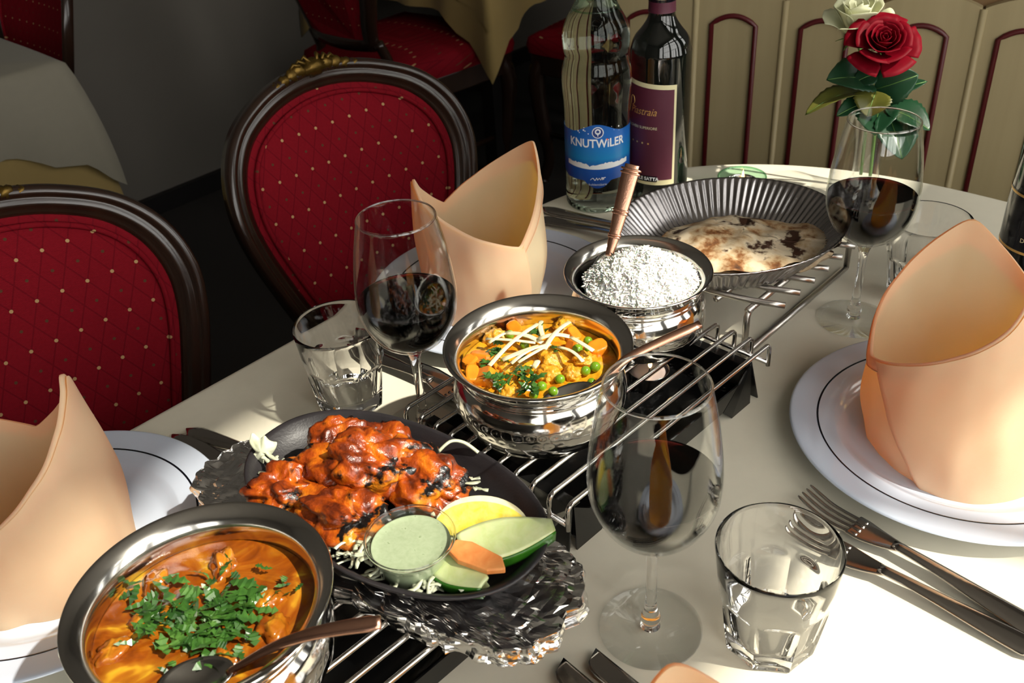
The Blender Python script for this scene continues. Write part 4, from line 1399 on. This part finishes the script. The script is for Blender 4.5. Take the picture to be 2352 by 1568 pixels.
patch(RT + .0004, TW + .02 - .012, TW + .02 + .012, .1050, .1095, 3, 2).build('emblem_trunk', M['white_ink'], em)
for k in range(16):                                                  # sparkling drops over the emblem
    a = random.Random(k).uniform(-.75, .75); zz_ = random.Random(k + 50).uniform(.108, .117)
    if abs(a) > .2: disc_on(RT, TW + a, zz_ - .006 * a * a, 0, .0004 + .0003 * (k % 3)).build('drop', M['white_ink'], lab)


def ridge(u): return .0690 + .0022 * sin(u * 9 + 1) * math.exp(-((u - .45) / .25) ** 2) + .0024 * noise.noise(Vector((u * 14, 3, 0))) + .0012 * noise.noise(Vector((u * 40, 7, 0)))


patch(RT, TW - 1.05, TW + 1.05, lambda u: .0635 - .002 * sin(pi * u), ridge, 90, 3).build('snow_peaks', M['white_ink'], lab)
sg = [(-.22, .0475), (-.14, .0500), (-.08, .0470), (-.03, .0505), (.0, .0475), (.05, .0500), (.09, .0475), (.13, .0510), (.14, .0478), (.19, .0490), (.12, .0500), (.24, .0505)]
MB().tube(smooth_path([((RT + .0002) * cos(TW + a), (RT + .0002) * sin(TW + a), z) for a, z in sg], 4), .0004, 5).build('signature', M['white_ink'], lab)
letters('kohlensäure', .0042, RT, TW, .0412, M['white_ink'], lab, space=1.1)

# wine bottle


def wine_bottle(label, loc, group=None):
    b = thing('wine_bottle', label, 'bottle', loc)
    MB().lathe([(0, .012), (.022, .006), (.030, .0008)] + smooth_prof([(.0345, 0), (.0372, .003), (.0375, .012), (.0375, .10), (.0375, .180), (.0368, .193), (.0325, .206), (.0235, .2175), (.0172, .228), (.0155, .240), (.0150, .285)], 4) + [(.0150, .299), (.0158, .300), (.0158, .306), (.0145, .308), (0, .308)], 72).build('glass_body', M['winebottle'], b)
    return b


WN = wine_bottle('dark wine bottle with a maroon cream-edged label, beside the water bottle', (.2050, 1.1650, T))
MB().lathe(smooth_prof([(.0166, .2360), (.0161, .245), (.0157, .285)], 3) + [(.0157, .298), (.0166, .299), (.0166, .3075), (.0150, .3095), (0, .3095)], 48).build('capsule', M['maroon'], WN)
MB().lathe([(.01635, .2485), (.0163, .2600), (.0162, .2615)], 48).build('capsule_band', M['blackline'], WN)
TN = radians(-98.0)
letters('MICHELE SATTA', .0075, .0168, TN + .10, .2545, M['cream_ink'], WN, bold=.0002)
t1, t0 = TN + radians(30), TN - radians(105)
labw = patch(.0378, t0, t1, .0285, lambda u: .157 + .006 * (1 - u), 40, 4).build('label', M['cream_ink'], WN)
patch(.0381, t0 + .08, t1 - .085, .0355, lambda u: .1515 + .006 * (1 - u), 40, 4).build('maroon_field', M['maroon'], labw)
RW = .0384
letters('Piastraia', .0135, RW, TN - radians(36), .1240, M['gold'], labw, shear=.35, squash=.85)
MB().tube(smooth_path([((RW) * cos(TN + a), (RW) * sin(TN + a), z) for a, z in [(-1.30, .1180), (-1.18, .1300), (-1.10, .1400), (-.98, .1395), (-.95, .1330), (-1.06, .1290)]], 4), .0004, 5).build('flourish', M['gold'], labw)
letters('BOLGHERI SUPERIORE', .0048, RW, TN - radians(41), .1035, M['cream_ink'], labw)
for k in range(4): disc_on(RW, TN - radians(58 - 12 * k), .0835, 0, .0012).build('star', M['gold'], labw)
patch(RW, TN - radians(80), TN - radians(4), .0330, .0405, 16, 2).build('name_bar', M['blackline'], labw)
letters('MICHELE SATTA', .0062, RW + .0003, TN - radians(34), .0367, M['white_ink'], labw, bold=.0002)

WD = wine_bottle('dark wine bottle with gold bands and a black label, behind the big napkin', (.5290, .8340, T))
TD = radians(-123)
lb = patch(.0378, TD - 1.5, TD + 1.5, .0760, .1360, 40, 4).build('label', M['blackline'], WD)
for z in (.0775, .1335): MB().lathe([(.0379, z - .0012), (.0381, z), (.0379, z + .0014)], 64).build('gold_band', M['gold'], lb)
disc_on(.0381, TD + .05, .1160, 0, .0092, .8).build('gold_seal', M['gold'], lb)
letters('PRIMITIVO', .0072, .0381, TD + .05, .0985, M['cream_ink'], lb)
letters('DI MANDURIA', .0062, .0381, TD + .05, .0905, M['cream_ink'], lb)
letters('Gran Cuvée', .0046, .0381, TD + .05, .1050, M['cream_ink'], lb, shear=.3)

# tealight in a green glass dish
GH = thing('candle_holder', 'low green glass holder with a burning tealight behind the bread dish', 'candle holder', (.3070, 1.1330, T))
MB().lathe(smooth_prof([(0, .004), (.018, .003), (.022, 0), (.025, .004), (.0275, .014), (.0300, .026), (.0305, .030)], 4) + smooth_prof([(.0305, .030), (.0290, .0300), (.0255, .0140), (.0220, .0080), (0, .0075)], 4)[1:], 56).build('glass', M['greenglass'], GH)
MB().tube([(.0298 * cos(a), .0298 * sin(a), .030) for a in [2 * pi * i / 48 for i in range(48)]], .0012, 8, closed=True).build('rim', M['greenglass'], GH)
make_tealight('burning tealight inside the low green glass holder', (.3070, 1.1330, T + .0085))

# ------------------------------------------------------------------ vase and roses
VX, VY = .466, 1.135
VS = thing('bud_vase', 'slim clear glass vase holding the two roses', 'vase', (VX, VY, T))
MB().lathe(smooth_prof([(0, .001), (.020, 0), (.0235, .002), (.0225, .008), (.0175, .016), (.0165, .030), (.0190, .060), (.0245, .090), (.0300, .1080)], 5) + smooth_prof([(.0300, .1082), (.0288, .1075), (.0232, .090), (.0178, .060), (.0152, .030), (.0140, .016), (0, .013)], 5)[1:], 56).build('glass', M['thin'], VS)


def petal_mat(name, c1, c2, rough=.55, tl=None):
    t = NT(name); c = t.coord(); nz = t.noise(c, 120, 3)
    p = t.pbr(Base_Color=t.mix(nz, (*c1, 1), (*c2, 1)), Roughness=rough, Normal=t.bump(t.noise(c, 500, 2), .08, .0005))
    p.inputs['Specular IOR Level'].default_value = .12
    tr = t.n('BsdfTranslucent', Color=(*(tl or c2), 1)); mx = t.n('MixShader'); t.i(mx, 0, .22); t.i(mx, 1, p.outputs[0]); t.i(mx, 2, tr.outputs[0])
    t.surf(mx.outputs[0]); return t.m


M['red_petal'] = petal_mat('red_rose_petal', (.13, .0006, .006), (.25, .001, .011))
M['white_petal'] = petal_mat('white_rose_petal', (.66, .68, .42), (.80, .80, .60))
M['stem'] = plain('rose_stem', (.12, .24, .05), .4, var=.3, vs=80)


def leaf_mat(name, c1, c2):
    t = NT(name); c = t.coord(); nz = t.noise(c, 45, 4)
    p = t.pbr(Base_Color=t.mix(nz, (*c1, 1), (*c2, 1)), Roughness=.35, Normal=t.bump(t.noise(c, 260, 3), .2, .0006))
    tr = t.n('BsdfTranslucent', Color=(.12, .28, .03, 1)); mx = t.n('MixShader'); t.i(mx, 0, .15); t.i(mx, 1, p.outputs[0]); t.i(mx, 2, tr.outputs[0])
    t.surf(mx.outputs[0]); return t.m


M['leaf'] = leaf_mat('rose_leaf', (.006, .036, .014), (.018, .072, .030))
M['leaf_old'] = leaf_mat('rose_leaf_yellowing', (.08, .09, .012), (.16, .15, .03))


def make_rose(label, head, axis, mat, rad, hgt, spec, stem, seed):
    g = thing('rose', label, 'rose', (VX, VY, T + .014))
    o = Vector((VX, VY, .014))
    q = Vector((0, 0, 1)).rotation_difference(Vector(axis).normalized()).to_matrix()
    hc = Vector(head) - o
    rg = random.Random(seed)
    for (n, r_in, r_out, h, lean, wid) in spec:
        ph = rg.uniform(0, 6.28)
        for k in range(n):
            a0 = ph + 2 * pi * k / n + rg.uniform(-.15, .15); sd = rg.uniform(0, 9)

            def fn(u, v, a0=a0, sd=sd, r_in=r_in, r_out=r_out, h=h, lean=lean, wid=wid):
                s = (2 * u - 1)
                wv = sin(min(1, v * 1.25 + .08) * pi / 2) * (1 - .18 * max(0, v - .75) * 4 * s * s)
                a = a0 + s * wid * wv
                r = r_in * v ** .7 + (r_out - r_in) * v ** 2.2 + lean * max(0, v - .72) ** 2 * 5
                z = h * (v - .10 * s * s * v) - lean * max(0, v - .78) ** 2 * 5
                w = .0012 * noise.noise(Vector((s * 2 + sd, v * 3, sd)))
                p = Vector(((r + w) * cos(a), (r + w) * sin(a), z + w))
                return hc + q @ p
            MB().grid(fn, 12, 10).build('petal', mat, g, solid=.0005)
    base = hc
    sp = [Vector(p) - o for p in stem] + [base + q @ Vector((0, 0, .002))]
    MB().tube(smooth_path(sp, 6), .0022, 8).build('stem', M['stem'], g)
    for k in range(5):                                               # sepals under the head
        a0 = 2 * pi * k / 5

        def se(u, v, a0=a0):
            s = 2 * u - 1; a = a0 + s * .25 * (1 - v)
            r = .005 + .020 * v; return hc + q @ Vector((r * cos(a), r * sin(a), .001 - .006 * v * v))
        MB().grid(se, 4, 6).build('sepal', M['stem'], g, solid=.0004)
    return g


def add_leaf(g, base, tip, w, mat, bend=.004, roll=0.0):
    o = Vector(g.location) - Vector((0, 0, T))
    b, t = Vector(base) - o, Vector(tip) - o
    d = t - b; L = d.length; d.normalize()
    n0 = Vector((-.15, -.75, .65)); n = (n0 - d * d.dot(n0)).normalized(); s = d.cross(n)
    R_ = Matrix.Rotation(roll, 3, d); s = R_ @ s; n = R_ @ n

    def fn(u, v):
        sv = 2 * u - 1
        ww = w * sin(pi * v ** .85) ** .75 * (1 + .05 * sin(v * 60)) if 0 < v < 1 else 0
        return b + d * (L * v) + s * (sv * ww) + n * (bend * sin(pi * v) + abs(sv) * ww * .28 - .003 * v)
    lf_ = MB().grid(fn, 8, 18).build('leaf', mat, g, solid=.0005)
    MB().tube([b + d * (L * q) + n * (bend * sin(pi * q) - .003 * q + .0004) for q in (0, .25, .5, .75, .97)], .0005, 5).build('vein', M['stem'], lf_)


RH = (.4515, 1.1115, .186)
rr_ = make_rose('dark red open rose in the slim glass vase', RH, (-.12, -.62, .78), M['red_petal'], .03, .03,
                [(3, .004, .003, .031, 0, 1.3), (3, .0075, .006, .0325, .0005, 1.25), (4, .0115, .0105, .033, .001, 1.0), (4, .0155, .0150, .0335, .002, .95), (5, .0195, .0205, .0325, .004, .85), (5, .0235, .0290, .027, .007, .75), (5, .0250, .0400, .016, .008, .62)],
                [(VX + .006, VY - .002, .018), (VX + .003, VY, .09), (VX - .004, VY - .006, .145)], 4)
add_leaf(rr_, (.455, 1.118, .138), (.494, 1.094, .160), 0.0230, M['leaf'], roll=.5)
add_leaf(rr_, (.459, 1.122, .122), (.510, 1.104, .150), 0.0126, M['leaf'], roll=-.4)
add_leaf(rr_, (.462, 1.114, .116), (.442, 1.066, .104), 0.0247, M['leaf'], roll=.3)
add_leaf(rr_, (.466, 1.100, .116), (.474, 1.052, .076), 0.0264, M['leaf'], roll=-.2)
add_leaf(rr_, (.466, 1.106, .119), (.508, 1.068, .104), 0.0230, M['leaf'], roll=-.5)
add_leaf(rr_, (.452, 1.106, .140), (.438, 1.086, .118), 0.0218, M['leaf_old'], roll=.2)
add_leaf(rr_, (.452, 1.112, .158), (.424, 1.108, .152), 0.0138, M['leaf'], roll=.2)
wr_ = make_rose('creamy white rose standing above the red one in the slim vase', (.4400, 1.1600, .1860), (-.10, -.12, 1), M['white_petal'], .03, .04,
                [(3, .006, .005, .046, 0, 1.3), (3, .012, .011, .047, .0005, 1.2), (4, .0185, .0175, .048, .002, 1.0), (5, .0250, .0260, .046, .005, .85), (4, .0280, .0370, .034, .009, .7)],
                [(VX - .004, VY + .004, .018), (VX - .006, VY + .010, .10), (VX - .016, VY + .022, .16)], 9)
add_leaf(wr_, (.455, 1.124, .142), (.392, 1.106, .160), 0.0276, M['leaf'], roll=.35, bend=.008)
add_leaf(wr_, (.450, 1.122, .130), (.366, 1.094, .124), 0.0172, M['leaf_old'], roll=.7, bend=.012)
add_leaf(wr_, (.452, 1.120, .122), (.404, 1.092, .120), 0.0138, M['leaf'], roll=.2)
add_leaf(wr_, (.452, 1.126, .148), (.470, 1.116, .172), 0.0172, M['leaf'], roll=.2)
# ------------------------------------------------------------------ upholstered dining chairs
t_ = NT('red_dotted_fabric'); tc = t_.t.nodes.new('ShaderNodeTexCoord'); sx_ = t_.n('SeparateXYZ'); t_.i(sx_, 0, tc.outputs['Object'])
fx = t_.math('MULTIPLY', sx_.outputs[0], 1 / .0285); fz = t_.math('MULTIPLY', t_.math('MULTIPLY_ADD', sx_.outputs[1], -.31, sx_.outputs[2]), 1 / .0510)


def dots(ou, ov, rad):
    a = t_.math('SUBTRACT', t_.math('FRACT', t_.math('ADD', fx, ou)), .5); b = t_.math('MULTIPLY', t_.math('SUBTRACT', t_.math('FRACT', t_.math('ADD', fz, ov)), .5), 1.8)
    d = t_.math('SQRT', t_.math('ADD', t_.math('MULTIPLY', a, a), t_.math('MULTIPLY', b, b)))
    return t_.math('LESS_THAN', d, rad)


wv = t_.math('MULTIPLY', t_.math('SINE', t_.math('MULTIPLY', fz, 2 * pi)), .25)
ln1 = t_.math('ABSOLUTE', t_.math('SUBTRACT', t_.math('FRACT', t_.math('ADD', t_.math('ADD', fx, fz), .5)), .5))
ln2 = t_.math('ABSOLUTE', t_.math('SUBTRACT', t_.math('FRACT', t_.math('ADD', t_.math('SUBTRACT', fx, fz), .5)), .5))
lines = t_.math('LESS_THAN', t_.math('MINIMUM', ln1, ln2), .035)
w_ = t_.n('TexWave', Scale=330.0, bands_direction='Z', Distortion=1.5); t_.set(w_.inputs['Vector'], tc.outputs['Object'])
nz_ = t_.noise(tc.outputs['Object'], 300, 3)
base_ = t_.mix(t_.math('MULTIPLY', t_.math('ADD', w_.outputs[1], nz_), .5), (.125, .0035, .008, 1), (.225, .008, .015, 1))
base_ = t_.mix(t_.math('MULTIPLY', lines, .45), base_, (.07, .002, .006, 1))
base_ = t_.mix(dots(.5, .0, .065), base_, (.09, .04, .02, 1))
base_ = t_.mix(dots(.5, .5, .075), base_, (.42, .26, .12, 1))
hh_ = t_.math('SUBTRACT', t_.math('MULTIPLY', w_.outputs[1], .4), lines)
p_ = t_.pbr(Base_Color=base_, Roughness=.75, Normal=t_.bump(hh_, .35, .0012)); p_.inputs['Specular IOR Level'].default_value = .04
M['red_fabric'] = t_.m
M['gilt'] = plain('gilded_carving', (.12, .07, .012), .38, .8, var=.6, vs=120, bump=.3, bs=300)

BACK_TILT = .30                                                     # recline of the back


def back_pt(x, h, d):
    """x across, h up along the reclined back from seat level, d forward from its face"""
    y = -.205 - h * math.sin(BACK_TILT) + d * math.cos(BACK_TILT) + 1.25 * x * x
    z = .475 + h * math.cos(BACK_TILT) + d * math.sin(BACK_TILT)
    return Vector((x, y, z))


BO = [(-.135, .045), (-.148, .10), (-.172, .17), (-.195, .245), (-.203, .305), (-.190, .360), (-.155, .402), (-.100, .428), (-.045, .441), (0, .444)]
BO = BO + [(-x, h) for x, h in BO[-2::-1]]
LOOP = [Vector((p.x, p.y, 0)) for p in smooth_path([(x, h, 0) for x, h in BO], 6)] + [Vector((.135 - .27 * q / 8, .045 - .006 * sin(pi * q / 8), 0)) for q in range(1, 8)]


def inset(k):
    return [Vector((p.x * (1 - k / .197), .2445 + (p.y - .2445) * (1 - k / .198), 0)) for p in LOOP]


def make_chair(label, loc, rz, group):
    c = thing('dining_chair', label, 'chair', loc, rz, group)
    # moulded frame of the back: a stepped section swept round the outline
    sec = [(0, -.012), (0, .006), (.003, .012), (.008, .0145), (.012, .013), (.0135, .0095), (.016, .0100), (.020, .0120), (.024, .0105), (.0255, .007), (.029, .0065), (.033, .004), (.034, -.012)]
    rings_ = [inset(k) for k, _ in sec]
    n = len(LOOP); m = MB(); vs = []
    for i in range(n):
        for (k, d), rg in zip(sec, rings_): vs.append(back_pt(rg[i].x, rg[i].y, d))
    ns = len(sec); fs = []
    for i in range(n):
        j = (i + 1) % n
        for k in range(ns):
            l = (k + 1) % ns
            fs.append((i * ns + k, i * ns + l, j * ns + l, j * ns + k))
    m.add(vs, fs)
    fr_ = m.build('back_frame', M['walnut'], c)
    # upholstered panel
    ins = inset(.033)
    cx, ch = 0.0, .25
    m = MB(); K = 12; vs = []

    def dome(k): return .004 + .016 * (1 - k ** 3.5)
    for r in range(1, K + 1):
        k = r / K
        for p in ins: vs.append(back_pt(cx + (p.x - cx) * k, ch + (p.y - ch) * k, dome(k)))
    vs.append(back_pt(cx, ch, dome(0))); fs = []
    for r in range(K - 1):
        for i in range(n):
            j = (i + 1) % n; fs.append((r * n + i, r * n + j, (r + 1) * n + j, (r + 1) * n + i))
    for i in range(n): fs.append((len(vs) - 1, (i + 1) % n, i))
    m.add(vs, [tuple(reversed(f)) for f in fs])
    # closed back panel of the same cloth
    bk = len(m.v)
    m.add([back_pt(p.x, p.y, -.010) for p in ins], [tuple(range(n))], False)
    m.build('back_pad', M['red_fabric'], c)
    wl = inset(.044)
    MB().tube([back_pt(p.x, p.y, .0105) for p in wl], .0035, 7, closed=True).build('piping', M['red_fabric'], c)
    # gilded carving on the crest
    cg = MB(); rg = random.Random(2)
    cg.blob(back_pt(0, .440, .012), (.020, .012, .012), 1, .3, 3, 20)
    for s in (-1, 1):
        for k in range(4):
            cg.blob(back_pt(s * (.022 + .014 * k), .440 - .003 * k, .011 - .001 * k), (.012 - .0015 * k, .007, .010 - .0015 * k), 5 + k, .35, 3, 14)
        for k in range(3):
            cg.tube([back_pt(s * (.006 + .008 * k), .446, .018), back_pt(s * (.010 + .010 * k), .456 - .003 * k, .014), back_pt(s * (.016 + .011 * k), .450 - .004 * k, .010)], .0028, 6)
    cg.build('crest_carving', M['gilt'], fr_)
    # back posts, seat, apron, legs
    for s in (-1, 1):
        MB().tube(smooth_path([back_pt(s * .142, .065, .0), back_pt(s * .150, .0, .0), (s * .165, -.195, .42), (s * .175, -.200, .36)], 5), .015, 10).build('back_post', M['walnut'], c)
    st = MB(); so_ = [(-.205, -.200), (-.235, .19), (-.20, .235), (0, .255), (.20, .235), (.235, .19), (.205, -.200)]
    sl = smooth_path([(x, y, 0) for x, y in so_], 5) + [Vector((.205 - .41 * q / 8, -.20, 0)) for q in range(1, 8)]
    nn = len(sl); vs = []; lev = [(1.0, .415), (1.02, .440), (1.0, .462), (.9, .476), (.6, .485), (.25, .488)]
    for k, z in lev: vs += [(p.x * k, (p.y - .02) * k + .02, z) for p in sl]
    vs.append((0, .02, .489)); fs = []
    for r in range(len(lev) - 1):
        for i in range(nn):
            j = (i + 1) % nn; fs.append((r * nn + i, (r + 1) * nn + i, (r + 1) * nn + j, r * nn + j))
    for i in range(nn): fs.append(((len(lev) - 1) * nn + i, len(vs) - 1, (len(lev) - 1) * nn + (i + 1) % nn))
    st.add(vs, [tuple(reversed(f)) for f in fs]); st.build('seat', M['red_fabric'], c)
    ap = MB().prism([(p.x * .99, p.y * .99) for p in sl], .355, .416); ap.build('apron', M['walnut'], c, bevel=.004)
    for s in (-1, 1):
        MB().tube(smooth_path([(s * .205, .200, .40), (s * .222, .218, .33), (s * .212, .210, .20), (s * .200, .200, .08), (s * .210, .212, .02), (s * .214, .216, .0)], 5), [.026] * 3 + [.027] * 4 + [.024] * 6 + [.018] * 8 + [.015] * 2 + [.019] * 3, 10).build('leg', M['walnut'], c)
        MB().blob((s * .226, .226, .36), (.014, .012, .022), 7, .4, 3, 14).build('knee_carving', M['gilt'], c)
        MB().tube(smooth_path([(s * .178, -.190, .40), (s * .180, -.195, .2), (s * .190, -.230, .0)], 6), .017, 10).build('leg', M['walnut'], c)
    MB().tube([(-.20, .0, .16), (.20, .0, .16)], .009, 8).build('stretcher', M['walnut'], c)
    for s in (-1, 1): MB().tube([(s * .184, -.20, .16), (s * .203, .20, .16)], .009, 8).build('stretcher', M['walnut'], c)
    return c


def face(v): return atan2(v[1], v[0]) - pi / 2


CG = 'carved red dining chairs'
CH = make_chair('red dotted dining chair with gilded crest, facing the two-peaked napkin', (-.030, 1.085, 0), face((.665, -.747)), CG)
dup(CH, (-.350, .720, 0), face((.690, -.724)), 'red dotted dining chair with rounded back, facing the one-peaked napkin', CG)
BG = 'chairs at the tables along the grey wall'
p = tab(1.88, -2.22); dup(CH, (p.x, p.y, 0), face(DV), 'shadowed red chair at the corner of the yellow-clothed table by the grey wall', BG)
p = tab(2.36, -1.70); dup(CH, (p.x, p.y, 0), face(-NV), 'shadowed red chair pushed under the long side of the yellow-clothed table', BG)
p = tab(2.36 + .62, -1.68); dup(CH, (p.x, p.y, 0), face(-NV), 'shadowed chair between the yellow-clothed table and the panelled partition', BG)
p = tab(.66, -2.36); dup(CH, (p.x, p.y, 0), face(-DV), 'dark red chair behind the white-clothed side table', BG)

# ------------------------------------------------------------------ side tables along the wall
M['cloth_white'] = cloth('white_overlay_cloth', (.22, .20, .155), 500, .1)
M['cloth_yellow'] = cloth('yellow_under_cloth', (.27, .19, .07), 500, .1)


def side_table(label, s0, s1, t0, t1, top_m, under_m, drop1, drop2, ltop, lunder):
    o = tab((s0 + s1) / 2, (t0 + t1) / 2, -.75)
    tb = thing('side_table', label, 'table', o, A0, 'side tables along the grey wall')
    hx, hy = (s1 - s0) / 2, (t1 - t0) / 2
    MB().box((0, 0, .73), (2 * hx - .01, 2 * hy - .01, .03)).build('table_top', M['walnut'], tb)
    for a in (-1, 1):
        for b in (-1, 1): MB().box((a * (hx - .08), b * (hy - .08), .36), (.05, .05, .715)).build('leg', M['blackwood'], tb)
    for nm, lb_, mt, drop, off in (('under_cloth', lunder, under_m, drop2, 0.0), ('over_cloth', ltop, top_m, drop1, .004)):
        m = MB(); N = 40; per = []
        for k in range(4 * N):
            e, q = divmod(k, N); q = 2 * q / N - 1
            x, y = [(q, -1), (1, q), (-q, 1), (-1, -q)][e]
            per.append((x, y))
        vs = []; fs = []; n = len(per)
        rows_ = [(0.5, 0), (.96, 0), (1.0, -.004)] + [(1.0, -drop * j / 8) for j in range(1, 9)]
        for r, (k, dz) in enumerate(rows_):
            for i, (x, y) in enumerate(per):
                cnr = max(0, (abs(x) + abs(y) - 1.55) / .45)         # corners fall lower, in a fold
                f_ = (-dz / drop) if dz < -.005 else 0
                z = .748 + off + dz * (1 + .85 * cnr ** 1.5)
                w = f_ * (.010 * sin(i * .75) + .018 + .060 * cnr * (1 if abs(x) > .99 or True else 0) * (1 - .55 * f_))
                dx, dy = x, y
                vs.append((x * k * hx + math.copysign(w if abs(x) > .75 else 0, x) + (off * math.copysign(1, x) if abs(x) > .99 else 0), y * k * hy + math.copysign(w if abs(y) > .75 else 0, y) + (off * math.copysign(1, y) if abs(y) > .99 else 0), z))
        for r in range(len(rows_) - 1):
            for i in range(n):
                j = (i + 1) % n; fs.append((r * n + i, r * n + j, (r + 1) * n + j, (r + 1) * n + i))
        fs.append(tuple(range(n - 1, -1, -1)))
        m.add(vs, [tuple(reversed(f)) for f in fs])
        ob = m.build(nm, mt, loc=o); ob.rotation_euler = (0, 0, A0)
        tag(ob, lb_, 'tablecloth')


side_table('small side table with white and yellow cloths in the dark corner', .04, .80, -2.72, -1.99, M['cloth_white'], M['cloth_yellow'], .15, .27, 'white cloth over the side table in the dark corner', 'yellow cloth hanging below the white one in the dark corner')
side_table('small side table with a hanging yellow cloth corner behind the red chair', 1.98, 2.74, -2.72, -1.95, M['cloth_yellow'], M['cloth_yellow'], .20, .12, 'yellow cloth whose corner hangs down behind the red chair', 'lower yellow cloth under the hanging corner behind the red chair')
